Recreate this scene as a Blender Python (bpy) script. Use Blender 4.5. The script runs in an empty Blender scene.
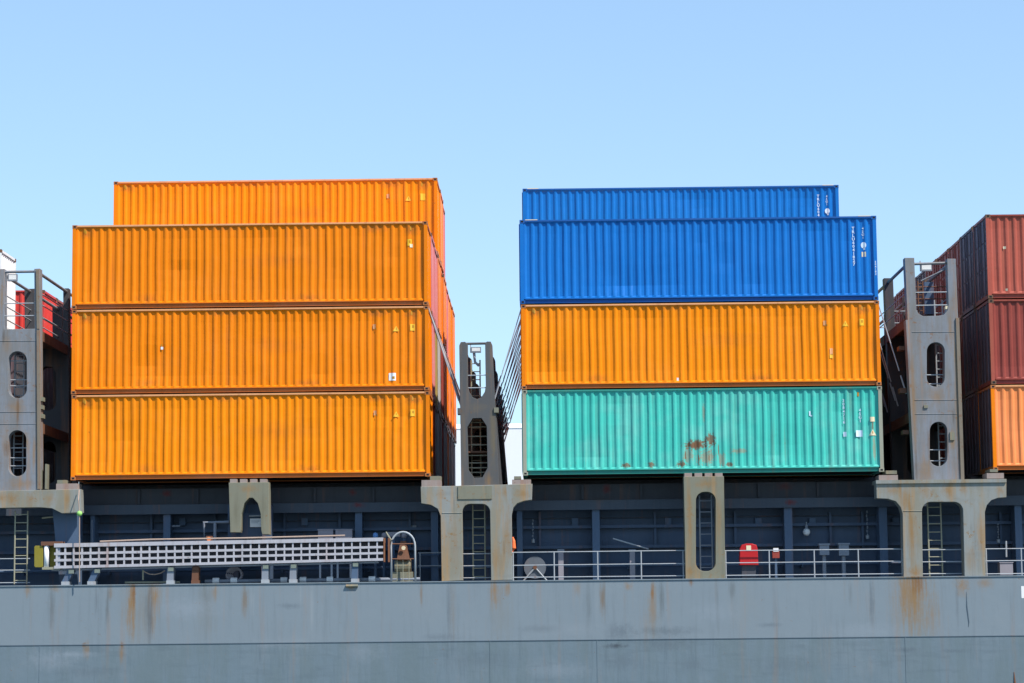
import bpy, bmesh, math, random
from mathutils import Vector, Matrix
random.seed(7)
S = bpy.context.scene
COL = S.collection
rad = math.radians

# ------------------------------------------------------------------ camera
CY, CZ = -79.848, 8.0
YAW, PITCH, ROLL, FPX = -0.0116273, 0.1154278, -0.0099347, 2360.64
fw = Vector((math.sin(YAW)*math.cos(PITCH), math.cos(YAW)*math.cos(PITCH), math.sin(PITCH)))
rt = Vector((math.cos(YAW), -math.sin(YAW), 0)); up = rt.cross(fw)
r2 = rt*math.cos(ROLL) + up*math.sin(ROLL); u2 = up*math.cos(ROLL) - rt*math.sin(ROLL)
cam_d = bpy.data.cameras.new('camera'); cam = bpy.data.objects.new('camera', cam_d); COL.objects.link(cam)
M = Matrix.Identity(4)
for i in range(3):
    M[i][0], M[i][1], M[i][2] = r2[i], u2[i], -fw[i]
M.translation = Vector((0, CY, CZ)); cam.matrix_world = M
cam_d.sensor_width = 36; cam_d.lens = FPX/1024*36; cam_d.clip_start = 0.5; cam_d.clip_end = 20000
S.camera = cam

def W(px, py, Y=0.0):
    """pixel of the photograph -> (x, z) on the vertical plane at depth Y"""
    d = fw*FPX + r2*(px-512) + u2*(341.5-py)
    t = (Y-CY)/d.y
    return d.x*t, CZ + d.z*t
def BX(x0, y0, x1, y1, Y):
    """pixel rectangle -> world (xa, xb, za, zb)"""
    xm, ym = (x0+x1)/2, (y0+y1)/2
    return W(x0, ym, Y)[0], W(x1, ym, Y)[0], W(xm, y1, Y)[1], W(xm, y0, Y)[1]

# ------------------------------------------------------------------ materials
def nod(nt, t, **kw):
    n = nt.nodes.new(t)
    for k, v in kw.items(): setattr(n, k, v)
    return n
MATS = {}
RUST = (0.17, 0.062, 0.022)
def mth(nt, op, a, b=None, c=None, clamp=False):
    n = nod(nt, 'ShaderNodeMath', operation=op, use_clamp=clamp)
    for i, v in enumerate((a, b, c)):
        if v is None: continue
        if isinstance(v, (int, float)): n.inputs[i].default_value = v
        else: nt.links.new(v, n.inputs[i])
    return n.outputs[0]
def mixc(nt, f, a, b, typ='MIX'):
    n = nod(nt, 'ShaderNodeMix', data_type='RGBA', blend_type=typ)
    for s, v in ((0, f), (6, a), (7, b)):
        if isinstance(v, (int, float)): n.inputs[s].default_value = v
        elif isinstance(v, tuple): n.inputs[s].default_value = (*v, 1)
        else: nt.links.new(v, n.inputs[s])
    return n.outputs[2]
def noise(nt, vec, scale, detail=4, rough=0.6, stretch=None):
    if stretch:
        m = nod(nt, 'ShaderNodeMapping'); m.inputs['Scale'].default_value = stretch
        nt.links.new(vec, m.inputs[0]); vec = m.outputs[0]
    n = nod(nt, 'ShaderNodeTexNoise'); n.inputs['Scale'].default_value = scale
    n.inputs['Detail'].default_value = detail; n.inputs['Roughness'].default_value = rough
    nt.links.new(vec, n.inputs['Vector']); return n.outputs['Fac']
def ramp(nt, f, a, b):
    n = nod(nt, 'ShaderNodeMapRange', interpolation_type='SMOOTHSTEP'); n.inputs[1].default_value = a; n.inputs[2].default_value = b
    nt.links.new(f, n.inputs[0]); return n.outputs[0]
def paint(name, col, fade=0.18, rust=0.25, rough=0.5, streak=0.25, spots=(), metal=0.0, vary=0.0, bump=0.15, rustcol=RUST, whiten=0.2, tint=None, spec=0.25, softlo=0.15, softhi=1.15, edgesc=5.0):
    """weathered paint: faded patches, run-down streaks, rust specks; spots = rust stains (x, z, rx, rz, amount)"""
    m = bpy.data.materials.new(name); m.use_nodes = True; nt = m.node_tree
    b = nt.nodes['Principled BSDF']
    tc = nod(nt, 'ShaderNodeTexCoord'); oi = nod(nt, 'ShaderNodeObjectInfo')
    off = nod(nt, 'ShaderNodeVectorMath', operation='MULTIPLY_ADD')
    nt.links.new(oi.outputs['Location'], off.inputs[0]); off.inputs[1].default_value = (1.37, 1.71, 2.13)
    nt.links.new(tc.outputs['Object'], off.inputs[2]); v = off.outputs[0]
    light = tuple(min(1, c*(1-whiten)*1.08+whiten*(max(col)*0.9+0.02)) for c in col); dark = tuple(c*0.72 for c in col)
    big = noise(nt, v, 0.55, 5, 0.65)
    c = mixc(nt, mth(nt, 'MULTIPLY', ramp(nt, big, 0.42, 0.75), fade*2.2), col, light)
    st = noise(nt, v, 1.0, 5, 0.7, (5.5, 5.5, 0.35))
    c = mixc(nt, mth(nt, 'MULTIPLY', ramp(nt, st, 0.48, 0.8), streak*2), c, dark)
    if tint:
        tn = noise(nt, v, 0.5, 7, 0.72, (2.6, 2.6, 0.45)); c = mixc(nt, mth(nt, 'MULTIPLY', ramp(nt, tn, 0.40, 0.62), 0.8), c, tint)
        rec = noise(nt, v, 1.0, 2, 0.4, (0.9, 0.9, 5.0)); c = mixc(nt, mth(nt, 'MULTIPLY', ramp(nt, rec, 0.55, 0.75), 0.28), c, dark)
    if vary:
        hs = nod(nt, 'ShaderNodeHueSaturation'); nt.links.new(c, hs.inputs['Color'])
        nt.links.new(mth(nt, 'MULTIPLY_ADD', oi.outputs['Random'], vary, 1-vary/2), hs.inputs['Value']); c = hs.outputs[0]
    if rust:
        fine = noise(nt, v, 6.5, 8, 0.72)
        patch = noise(nt, v, 0.9, 3, 0.5)
        f = mth(nt, 'MULTIPLY', ramp(nt, fine, 0.66-0.12*rust, 0.74-0.10*rust), ramp(nt, patch, 0.50-0.14*rust, 0.66))
        c = mixc(nt, mth(nt, 'MULTIPLY', f, 0.85), c, rustcol)
        run = noise(nt, v, 1.0, 4, 0.6, (3.2, 3.2, 0.22))
        f2 = mth(nt, 'MULTIPLY', ramp(nt, run, 0.56-0.06*rust, 0.74), 0.8*rust)
        c = mixc(nt, f2, c, tuple(x*1.5+0.02 for x in rustcol))
    if spots:
        sx = nod(nt, 'ShaderNodeSeparateXYZ'); nt.links.new(tc.outputs['Object'], sx.inputs[0])
        edge = noise(nt, v, edgesc, 8, 0.8)
        vert = noise(nt, v, 1.0, 5, 0.7, (9, 9, 0.7))
        for sp in spots:
            px, pz, rx, rz, am = sp[:5]
            dx = mth(nt, 'DIVIDE', mth(nt, 'SUBTRACT', sx.outputs[0], px), rx)
            dz = mth(nt, 'DIVIDE', mth(nt, 'SUBTRACT', sx.outputs[2], pz), rz)
            d = mth(nt, 'SQRT', mth(nt, 'ADD', mth(nt, 'MULTIPLY', dx, dx), mth(nt, 'MULTIPLY', dz, dz)))
            fall = mth(nt, 'SUBTRACT', 1.0, d, clamp=True)
            src = mth(nt, 'ADD', mth(nt, 'MULTIPLY', vert, 0.7 if rz > 1.5*rx else 0.25), mth(nt, 'MULTIPLY', edge, 0.3 if rz > 1.5*rx else 0.75))
            f = ramp(nt, mth(nt, 'ADD', fall, mth(nt, 'MULTIPLY', mth(nt, 'SUBTRACT', src, 0.5), 2.4)), softlo, softhi)
            f = mth(nt, 'MULTIPLY', mth(nt, 'MULTIPLY', f, am), ramp(nt, fall, 0.0, 0.4))
            c = mixc(nt, f, c, sp[5] if len(sp) > 5 else rustcol if am > 0.6 else tuple(x*1.9+0.03 for x in rustcol))
    nt.links.new(c, b.inputs['Base Color'])
    b.inputs['Metallic'].default_value = metal; b.inputs['Specular IOR Level'].default_value = spec
    rn = noise(nt, v, 3.0, 3)
    nt.links.new(mth(nt, 'MULTIPLY_ADD', rn, 0.3, rough-0.15), b.inputs['Roughness'])
    if bump:
        bn = nod(nt, 'ShaderNodeBump'); bn.inputs['Strength'].default_value = bump; bn.inputs['Distance'].default_value = 0.03
        nt.links.new(noise(nt, v, 2.2, 4), bn.inputs['Height']); nt.links.new(bn.outputs[0], b.inputs['Normal'])
    MATS[name] = m; return m

def PS(lst, Y):
    """stains given in photo pixels on the plane Y (x, y, half width, half height, amount[, colour])"""
    out = []
    for q in lst:
        x, z = W(q[0], q[1], Y); out.append((x, z, q[2]/29.5, q[3]/29.5)+tuple(q[4:]))
    return out
YRUST = (0.26, 0.145, 0.048); DSCUFF = (0.10, 0.125, 0.15); PALE = (0.30, 0.36, 0.42)
OBR = (0.36, 0.115, 0.02)
OSP = ((10.4, 2.68, 0.7, 0.28, 0.7, OBR), (11.65, 2.62, 0.5, 0.32, 0.8, OBR), (0.5, 2.62, 0.5, 0.28, 0.7, OBR), (5.2, 2.74, 1.2, 0.2, 0.5, OBR), (8.1, 0.3, 0.9, 0.25, 0.5, OBR), (2.6, 0.35, 0.7, 0.3, 0.45, OBR), (11.95, 1.3, 0.2, 1.3, 0.5, OBR), (7.0, 1.6, 2.2, 0.5, 0.25, OBR))
ORANGE = paint('orange_container_paint', (0.79, 0.200, 0.001), spec=0.15, fade=0.16, rust=0.25, streak=0.28, spots=OSP, rough=0.45, vary=0.10, bump=0.3, whiten=0.03)
ORANGE_RAIL = paint('orange_rail_paint', (0.50, 0.135, 0.02), fade=0.2, rust=0.45, streak=0.3, vary=0.08)
ORANGE_CAST = paint('rusty_orange_casting', (0.40, 0.14, 0.04), fade=0.2, rust=0.7, streak=0.3)
ORANGE_TOP = paint('orange_worn_rail', (0.72, 0.33, 0.14), fade=0.2, rust=0.45, streak=0.3, vary=0.08)
ORANGE_Y = paint('yellowish_orange_paint', (0.84, 0.232, 0.001), spec=0.15, fade=0.16, rust=0.25, streak=0.28, spots=OSP, rough=0.45, vary=0.04, bump=0.3, whiten=0.03)
BLUE = paint('blue_container_paint', (0.001, 0.140, 0.48), fade=0.10, rust=0.0, streak=0.34, rough=0.45, bump=0.25, whiten=0.03)
BLUE_RAIL = paint('blue_rail_paint', (0.008, 0.09, 0.33), fade=0.1, rust=0.05, streak=0.2)
TEAL = paint('teal_container_paint', (0.050, 0.46, 0.385), fade=0.50, rust=0.30, streak=0.28, rough=0.5, bump=0.25,
             spots=((5.9, 0.98, 1.1, 0.42, 0.95), (6.35, 1.15, 0.5, 0.5, 0.85), (6.2, 0.55, 0.75, 0.7, 0.6), (5.6, 0.6, 0.4, 0.6, 0.5), (6.75, 0.5, 0.3, 0.6, 0.5), (5.5, 0.62, 0.06, 0.55, 0.9), (5.95, 0.5, 0.07, 0.6, 0.9), (6.3, 0.6, 0.06, 0.7, 0.85), (6.62, 0.8, 0.05, 0.5, 0.8), (4.35, 0.33, 0.28, 0.3, 0.85), (5.35, 0.33, 0.35, 0.28, 0.85),
                    (7.3, 0.75, 0.8, 0.2, 0.5), (7.0, 0.3, 0.3, 0.2, 0.8), (3.5, 0.3, 0.35, 0.2, 0.8), (11.9, 0.8, 0.12, 0.9, 0.5), (6.15, 2.1, 0.12, 0.9, 0.45), (11.85, 1.6, 0.1, 0.5, 0.7)), softlo=0.52, softhi=0.80, edgesc=13.0)
TEAL_RAIL = paint('teal_rail_paint', (0.035, 0.25, 0.20), fade=0.2, rust=0.5, streak=0.3)
TEAL_POST = paint('worn_grey_post_paint', (0.30, 0.31, 0.24), fade=0.3, rust=0.7, streak=0.3)
MAROON = paint('maroon_container_paint', (0.27, 0.050, 0.036), fade=0.2, rust=0.45, streak=0.5, whiten=0.05, vary=0.25, bump=0.3)
MAROON2 = paint('faded_red_container_paint', (0.34, 0.074, 0.048), fade=0.25, rust=0.45, streak=0.5, whiten=0.06, vary=0.3, bump=0.3)
DOORSHADE = paint('shaded_violet_container_paint', (0.12, 0.085, 0.10), fade=0.3, rust=0.5, streak=0.4, vary=0.3)  # violet grey of the doors, darkened for the shade on ends and rear boxes
PINK = paint('dusty_pink_container_paint', (0.62, 0.20, 0.20), fade=0.3, rust=0.2, streak=0.2, vary=0.12)
OLIVE = paint('olive_container_paint', (0.36, 0.25, 0.07), fade=0.3, rust=0.3, streak=0.2)
GREYC = paint('grey_container_paint', (0.40, 0.38, 0.37), fade=0.3, rust=0.3, streak=0.2, vary=0.2)
SALMON = paint('salmon_container_paint', (0.80, 0.24, 0.07), fade=0.2, whiten=0.06, rust=0.2, streak=0.15, vary=0.1)
WHITEC = paint('white_container_paint', (0.78, 0.77, 0.76), fade=0.1, rust=0.1, streak=0.1)
REDC = paint('red_container_paint', (0.62, 0.045, 0.035), fade=0.25, rust=0.15, streak=0.2)
CAST = paint('casting_steel', (0.16, 0.085, 0.05), fade=0.3, rust=0.8, rough=0.7)
HSP = PS([(140, 612, 34, 70, 0.38, (0.21, 0.17, 0.12)), (915, 610, 36, 74, 0.4, (0.22, 0.19, 0.13)), (500, 610, 22, 60, 0.3, (0.2, 0.18, 0.14)), (206, 610, 18, 60, 0.35, (0.17, 0.16, 0.13)), (652, 620, 14, 60, 0.3, (0.2, 0.18, 0.14)), (745, 606, 30, 50, 0.28, (0.23, 0.235, 0.225)), (420, 600, 40, 40, 0.25, (0.24, 0.26, 0.275)), (131, 604, 9, 46, 0.9, YRUST), (134, 592, 4, 22, 0.9), (128, 622, 6, 26, 0.4, YRUST), (155, 598, 11, 34, 0.75, YRUST), (153, 625, 5, 22, 0.4, YRUST), (86, 650, 6, 16, 0.6, YRUST), (121, 652, 5, 18, 0.6, YRUST), (122, 645, 2.5, 7, 0.9), (84, 645, 4, 4, 0.9),
    (206, 600, 7, 30, 0.35, (0.12, 0.13, 0.13)), (215, 592, 5, 16, 0.5, YRUST), (28, 590, 6, 12, 0.6, YRUST), (55, 588, 10, 7, 0.5, YRUST), (352, 588, 7, 6, 0.8, YRUST), (495, 592, 10, 26, 0.8, YRUST), (507, 588, 6, 13, 0.7, YRUST), (628, 586, 6, 8, 0.6, YRUST),
    (652, 592, 3, 15, 0.9), (652, 605, 7, 42, 0.45, YRUST), (577, 588, 6, 14, 0.4, YRUST), (691, 582, 4, 8, 0.8), (914, 594, 26, 56, 0.75, YRUST), (918, 582, 13, 20, 0.85), (932, 615, 12, 44, 0.4, YRUST), (962, 585, 12, 18, 0.7, YRUST), (985, 583, 14, 12, 0.5, YRUST), (905, 600, 26, 50, 0.3, YRUST)], -0.4) + \
    PS([(620, 632, 24, 16, 0.55, DSCUFF), (616, 646, 22, 4, 0.9, (0.06, 0.07, 0.085)), (625, 662, 32, 14, 0.4, DSCUFF), (290, 606, 22, 5, 0.5, DSCUFF), (690, 665, 26, 14, 0.35, DSCUFF), (905, 650, 26, 5, 0.7, DSCUFF), (955, 651, 22, 3.5, 0.5, DSCUFF), (440, 637, 30, 6, 0.4, DSCUFF),
    (480, 660, 60, 16, 0.3, DSCUFF), (770, 625, 22, 4, 0.5, DSCUFF), (90, 672, 60, 10, 0.35, DSCUFF), (780, 665, 60, 14, 0.3, DSCUFF)], -0.4)
_r = random.Random(41)
for _k in range(26):
    _x, _h = _r.uniform(-17.5, 17.8), _r.uniform(0.4, 1.9)
    HSP.append((_x, W(512, 581, -0.4)[1]-_h*0.55, _r.uniform(0.05, 0.22), _h, _r.uniform(0.3, 0.65), _r.choice([(0.085, 0.10, 0.115), (0.10, 0.115, 0.12), (0.20, 0.12, 0.05), (0.26, 0.29, 0.31)])))
for _k in range(12):
    HSP.append((_r.uniform(-17, 17), _r.uniform(5.7, 8.8), _r.uniform(0.9, 2.6), _r.uniform(0.12, 0.7), _r.uniform(0.35, 0.6), _r.choice([(0.10, 0.125, 0.145), (0.25, 0.29, 0.33), (0.235, 0.27, 0.30)])))
HULLP = paint('hull_grey_blue_paint', (0.198, 0.240, 0.270), spots=HSP, rustcol=(0.20, 0.10, 0.04))
HULLB = paint('lower_hull_blue_paint', (0.148, 0.196, 0.228), fade=0.35, rust=0.22, streak=0.40, tint=(0.135, 0.178, 0.195), rough=0.55, bump=0.3, spots=[q for q in HSP if q[1] < W(512, 632, -0.4)[1]], rustcol=(0.20, 0.10, 0.04))
HULLD = paint('seam_dark_paint', (0.12, 0.155, 0.185), fade=0.2, rust=0.4)
DECKP = paint('deck_paint', (0.10, 0.12, 0.13), fade=0.2, rust=0.5)
NAVY = paint('navy_coaming_paint', (0.058, 0.090, 0.148), fade=0.25, rust=0.35, streak=0.25, rough=0.5, bump=0.1)
RMK = (0.16, 0.022, 0.022)
RSP = PS([(166, 493, 9, 6, 0.9, RMK), (352, 492, 7, 6, 0.8, RMK), (359, 505, 12, 5, 0.95, RMK), (607, 489, 7, 8, 0.95, RMK), (790, 503, 10, 5, 0.95, RMK), (785, 486, 14, 8, 0.5, RMK), (600, 500, 30, 6, 0.4, (0.09, 0.08, 0.07))], 1.7)
NAVYM = paint('coaming_flange_paint', (0.064, 0.080, 0.108), spots=RSP, fade=0.2, rust=0.35, streak=0.25)
NAVYD = paint('dark_hatch_and_shade_paint', (0.062, 0.065, 0.08), spots=RSP, fade=0.2, rust=0.35, streak=0.3, rough=0.55)  # hatch colour, also the painted shade of far boxes and gangway slots
NAVYL = paint('stiffener_blue_paint', (0.078, 0.122, 0.195), fade=0.2, rust=0.3, streak=0.2)
BSP = PS([(957, 380, 5, 130, 0.8, YRUST), (959, 455, 4, 60, 0.7), (913, 400, 5, 90, 0.6, YRUST), (936, 396, 14, 16, 0.5, YRUST), (952, 440, 5, 16, 0.9, YRUST), (925, 470, 18, 26, 0.45, YRUST), (950, 330, 6, 40, 0.6, YRUST), (908, 320, 3, 60, 0.6),
    (38.5, 400, 4, 110, 0.85, YRUST), (40, 440, 2.5, 70, 0.8), (17, 408, 16, 14, 0.55, YRUST), (5, 440, 8, 50, 0.45, YRUST), (22, 484, 24, 10, 0.5, YRUST), (37, 300, 3, 40, 0.6, YRUST), (2, 300, 3, 40, 0.6, YRUST), (8, 345, 8, 14, 0.4, YRUST)], 0)
BRIDGE = paint('lashing_bridge_grey_paint', (0.205, 0.225, 0.258), fade=0.25, rust=0.85, streak=0.5, tint=(0.175, 0.162, 0.148), rough=0.55, spots=BSP+[(W(_r.choice([_r.uniform(908, 958), _r.uniform(-4, 38)]), 400, 0)[0], W(512, _r.uniform(300, 478), 0)[1], _r.uniform(0.06, 0.2), _r.uniform(0.3, 1.1), _r.uniform(0.4, 0.8), _r.choice([(0.15, 0.085, 0.045), (0.10, 0.085, 0.075), YRUST])) for _k in range(16)], rustcol=(0.20, 0.105, 0.05))
BRIDGE_D = paint('shaded_bridge_paint', (0.06, 0.058, 0.062), fade=0.2, rust=0.9, streak=0.4, rough=0.6, rustcol=(0.13, 0.06, 0.03))  # bridge grey darkened for the shade on the rear frames, plus rust
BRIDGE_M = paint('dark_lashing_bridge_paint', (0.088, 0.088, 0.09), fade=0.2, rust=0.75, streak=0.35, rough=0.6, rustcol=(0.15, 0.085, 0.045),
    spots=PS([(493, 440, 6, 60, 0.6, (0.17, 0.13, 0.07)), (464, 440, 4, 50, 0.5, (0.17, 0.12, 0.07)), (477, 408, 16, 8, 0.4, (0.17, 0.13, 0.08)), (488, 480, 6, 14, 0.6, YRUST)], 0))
PSP = PS([(912, 530, 9, 60, 0.8, YRUST), (906, 500, 8, 26, 0.7, YRUST), (893, 490, 14, 9, 0.6, YRUST), (948, 490, 10, 16, 0.8, YRUST), (964, 487, 8, 14, 0.7, YRUST), (925, 490, 10, 14, 0.6, YRUST), (981, 540, 6, 44, 0.5, YRUST), (970, 560, 10, 24, 0.4, YRUST), (1000, 490, 6, 10, 0.5, YRUST), (915, 572, 12, 12, 0.8, YRUST),
    (472, 493, 12, 8, 0.7, YRUST), (462, 490, 5, 12, 0.8), (485, 499, 12, 3, 0.8), (455, 540, 8, 50, 0.35, YRUST), (507, 535, 8, 54, 0.6, YRUST), (497, 560, 8, 26, 0.6, YRUST), (522, 494, 12, 8, 0.6, YRUST), (505, 492, 4, 12, 0.8, YRUST), (440, 494, 10, 8, 0.3, YRUST), (470, 515, 8, 5, 0.5, YRUST),
    (12, 500, 12, 12, 0.75, YRUST), (30, 500, 8, 12, 0.7, YRUST), (50, 499, 10, 12, 0.5, YRUST), (67, 500, 6, 14, 0.6, YRUST), (2, 498, 8, 8, 0.6, YRUST)], -0.25)
PORTAL = paint('portal_grey_paint', (0.245, 0.26, 0.25), fade=0.3, rust=0.9, streak=0.45, tint=(0.225, 0.205, 0.15), rough=0.55, rustcol=(0.23, 0.13, 0.045), spots=PSP+[(W(_r.choice([_r.uniform(880, 1000), _r.uniform(424, 528), _r.uniform(0, 78)]), 500, -.25)[0], W(512, _r.uniform(486, 565), -.25)[1], _r.uniform(0.04, 0.14), _r.uniform(0.25, 0.9), _r.uniform(0.4, 0.75), _r.choice([(0.14, 0.08, 0.04), (0.12, 0.115, 0.10), YRUST])) for _k in range(18)])
PEDES = paint('pedestal_olive_paint', (0.195, 0.19, 0.14), fade=0.3, rust=0.9, streak=0.45, rough=0.6, rustcol=(0.22, 0.125, 0.045),
    spots=PS([(690, 520, 5, 60, 0.7, YRUST), (719, 520, 5, 60, 0.6, YRUST), (705, 484, 20, 7, 0.6, YRUST), (691, 572, 8, 12, 0.7, YRUST), (236, 510, 6, 26, 0.6, (0.13, 0.12, 0.08)), (265, 505, 5, 26, 0.5, (0.13, 0.12, 0.08)), (249, 489, 16, 6, 0.5, YRUST)], -0.25))
EDGE = paint('rusty_edge_paint', (0.20, 0.165, 0.125), fade=0.3, rust=1.0, streak=0.4, rough=0.65)
PADM = paint('foundation_pad_paint', (0.30, 0.24, 0.215), fade=0.3, rust=0.8, streak=0.3, rough=0.7)
RUSTY = paint('rusty_steel', (0.15, 0.07, 0.042), fade=0.3, rust=0.8, rough=0.75)
RAILP = paint('railing_pale_paint', (0.34, 0.365, 0.39), fade=0.2, rust=0.5, rough=0.5)
LADDERP = paint('ladder_yellowed_paint', (0.30, 0.29, 0.21), fade=0.2, rust=0.5, rough=0.55)
ALU = paint('gangway_aluminium', (0.43, 0.42, 0.45), fade=0.25, rust=0.55, streak=0.45, rough=0.45, metal=0.0)
ALUD = paint('gangway_grey_web', (0.30, 0.32, 0.38), fade=0.1, rust=0.1, rough=0.5)
YELLOW = paint('yellow_guard_paint', (0.24, 0.20, 0.025), fade=0.2, rust=0.25)
WHITE = paint('white_paint', (0.78, 0.78, 0.78), fade=0.05, rust=0.08, streak=0.15)
REDB = paint('red_box_plastic', (0.46, 0.016, 0.02), fade=0.12, rust=0.0, rough=0.4)
GREYBOX = paint('grey_box_paint', (0.22, 0.245, 0.29), fade=0.2, rust=0.15)
REELG = paint('reel_grey_paint', (0.115, 0.13, 0.155), fade=0.3, rust=0.3)
MAUVE = paint('mauve_box_paint', (0.28, 0.26, 0.29), fade=0.2, rust=0.1)
STEEL = paint('lashing_steel', (0.36, 0.37, 0.40), fade=0.2, rust=0.35, rough=0.45)
ROPE = paint('hemp_rope', (0.40, 0.30, 0.24), fade=0.3, rust=0.0, rough=0.9)
GREENF = paint('green_float_plastic', (0.30, 0.62, 0.16), rust=0.0)
BLACK = paint('black_void_paint', (0.012, 0.012, 0.014), fade=0.0, rust=0.0, rough=0.8)
YELMARK = paint('yellow_warning_film', (0.80, 0.44, 0.02), fade=0.15, rust=0.1, streak=0.15)
DARKMARK = paint('faded_black_print', (0.45, 0.21, 0.01), rust=0.0)
PALEMARK = paint('pale_print', (0.62, 0.72, 0.85), fade=0.1, rust=0.0, streak=0.05)
CREAM = paint('cream_film', (0.72, 0.62, 0.42), rust=0.1)
ORGVEST = paint('safety_orange', (0.85, 0.16, 0.03), rust=0.0)
BLUELT = paint('light_blue_paint', (0.16, 0.32, 0.62), rust=0.0)
BUILD = paint('white_building_wall', (0.80, 0.80, 0.80), fade=0.05, rust=0.0, streak=0.05)

# ------------------------------------------------------------------ object helpers
def wl(o):
    v = Vector((0, 0, 0))
    while o: v = v + o.location; o = o.parent
    return v
def tag(o, label=None, cat=None, group=None, kind=None):
    for k, v in (('label', label), ('category', cat), ('group', group), ('kind', kind)):
        if v: o[k] = v
    return o
def thing(name, loc, label, cat, group=None):
    o = bpy.data.objects.new(name, None); COL.objects.link(o); o.location = loc; o.empty_display_size = 0.2
    return tag(o, label, cat, group)
class MB:
    def __init__(s): s.v, s.f = [], []
    def add(s, vs, fs):
        n = len(s.v); s.v += [tuple(v) for v in vs]; s.f += [tuple(i+n for i in f) for f in fs]; return s
    def box(s, x0, x1, y0, y1, z0, z1):
        vs = [(x, y, z) for z in (z0, z1) for y in (y0, y1) for x in (x0, x1)]
        return s.add(vs, [(0, 2, 3, 1), (4, 5, 7, 6), (0, 1, 5, 4), (2, 6, 7, 3), (0, 4, 6, 2), (1, 3, 7, 5)])
    def pbox(s, px0, py0, px1, py1, Y0, Y1):
        a, b, c, d = BX(px0, py0, px1, py1, Y0); return s.box(a, b, Y0, Y1, c, d)
    def tube(s, pts, r, n=6):
        pts = [Vector(p) for p in pts]; rings = []
        rr = r if isinstance(r, (list, tuple)) else [r]*len(pts)
        for i, p in enumerate(pts):
            d = (pts[min(i+1, len(pts)-1)] - pts[max(i-1, 0)]).normalized()
            a = d.orthogonal().normalized() if abs(d.z) > 0.95 else d.cross(Vector((0, 0, 1))).normalized()
            b = d.cross(a)
            rings.append([p + (a*math.cos(2*math.pi*k/n) + b*math.sin(2*math.pi*k/n))*rr[i] for k in range(n)])
        vs = [v for R in rings for v in R]; fs = []
        for i in range(len(pts)-1):
            for k in range(n):
                k2 = (k+1) % n; fs.append((i*n+k, i*n+k2, (i+1)*n+k2, (i+1)*n+k))
        fs.append(tuple(range(n))[::-1]); fs.append(tuple((len(pts)-1)*n+k for k in range(n)))
        return s.add(vs, fs)
    def ptube(s, ppts, Y, r, n=6):
        return s.tube([(W(a, b, Y)[0], Y, W(a, b, Y)[1]) for a, b in ppts], r, n)
    def disc(s, c, axis, r, h, n=16):
        c = Vector(c); a = Vector(axis).normalized()*h/2
        return s.tube([c-a, c+a], r, n)
    def mesh(s, name, org=(0, 0, 0), smooth=False):
        me = bpy.data.meshes.new(name); o = Vector(org)
        me.from_pydata([tuple(Vector(v)-o) for v in s.v], [], s.f); me.update()
        bm = bmesh.new(); bm.from_mesh(me); bmesh.ops.recalc_face_normals(bm, faces=bm.faces); bm.to_mesh(me); bm.free()
        if smooth:
            for p in me.polygons: p.use_smooth = True
        return me
    def build(s, name, mat, parent=None, smooth=False, label=None, loc=None):
        org = wl(parent) if parent else Vector(loc or (0, 0, 0))
        o = bpy.data.objects.new(name, s.mesh(name, org, smooth)); COL.objects.link(o)
        o.data.materials.append(mat)
        if parent: o.parent = parent
        elif loc: o.location = loc
        if label: o['label'] = label
        return o
def plate_mesh(outline, holes, Y, thick, bevel=0.0):
    """flat steel plate with holes; outline in pixels of the plane Y; returns verts/faces in MB (front face at Y)"""
    cu = bpy.data.curves.new('plate', 'CURVE'); cu.dimensions = '2D'; cu.fill_mode = 'BOTH'; cu.extrude = thick/2 - bevel; cu.bevel_depth = bevel
    for loop in [outline]+list(holes):
        sp = cu.splines.new('POLY'); sp.points.add(len(loop)-1); sp.use_cyclic_u = True
        for p, q in zip(sp.points, loop): p.co = (*W(q[0], q[1], Y), 0, 1)
    ob = bpy.data.objects.new('plate', cu); COL.objects.link(ob)
    me = bpy.data.meshes.new_from_object(ob.evaluated_get(bpy.context.evaluated_depsgraph_get()))
    mb = MB(); mb.add([(v.co.x, Y+thick/2-v.co.z, v.co.y) for v in me.vertices], [tuple(p.vertices) for p in me.polygons])
    bpy.data.objects.remove(ob); bpy.data.curves.remove(cu); bpy.data.meshes.remove(me)
    return mb
def stadium(x0, y0, x1, y1, n=8, r=None):
    w = (x1-x0)/2; r = w if r is None else r
    pts = []
    for cx, cy, a0 in ((x1-r, y0+r, -90), (x1-r, y1-r, 0), (x0+r, y1-r, 90), (x0+r, y0+r, 180)):
        for k in range(n+1):
            a = rad(a0+90*k/n); pts.append((cx+r*math.cos(a), cy+r*math.sin(a)))
    return pts
def arc(cx, cy, rx, ry, a0, a1, n=8):
    return [(cx+rx*math.cos(rad(a0+(a1-a0)*k/n)), cy+ry*math.sin(rad(a0+(a1-a0)*k/n))) for k in range(n+1)]

# ------------------------------------------------------------------ sea and far building
sea = MB().add([(-6000, -300, 0), (6000, -300, 0), (6000, 9000, 0), (-6000, 9000, 0)], [(0, 1, 2, 3)])
m = bpy.data.materials.new('sea_water'); m.use_nodes = True; nt = m.node_tree; b = nt.nodes['Principled BSDF']
b.inputs['Base Color'].default_value = (0.02, 0.06, 0.07, 1); b.inputs['Roughness'].default_value = 0.12
tc = nod(nt, 'ShaderNodeTexCoord'); bn = nod(nt, 'ShaderNodeBump'); bn.inputs['Strength'].default_value = 0.5
nt.links.new(noise(nt, tc.outputs['Object'], 0.6, 6), bn.inputs['Height']); nt.links.new(bn.outputs[0], b.inputs['Normal'])
tag(sea.build('sea', m), kind='structure')

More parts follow.
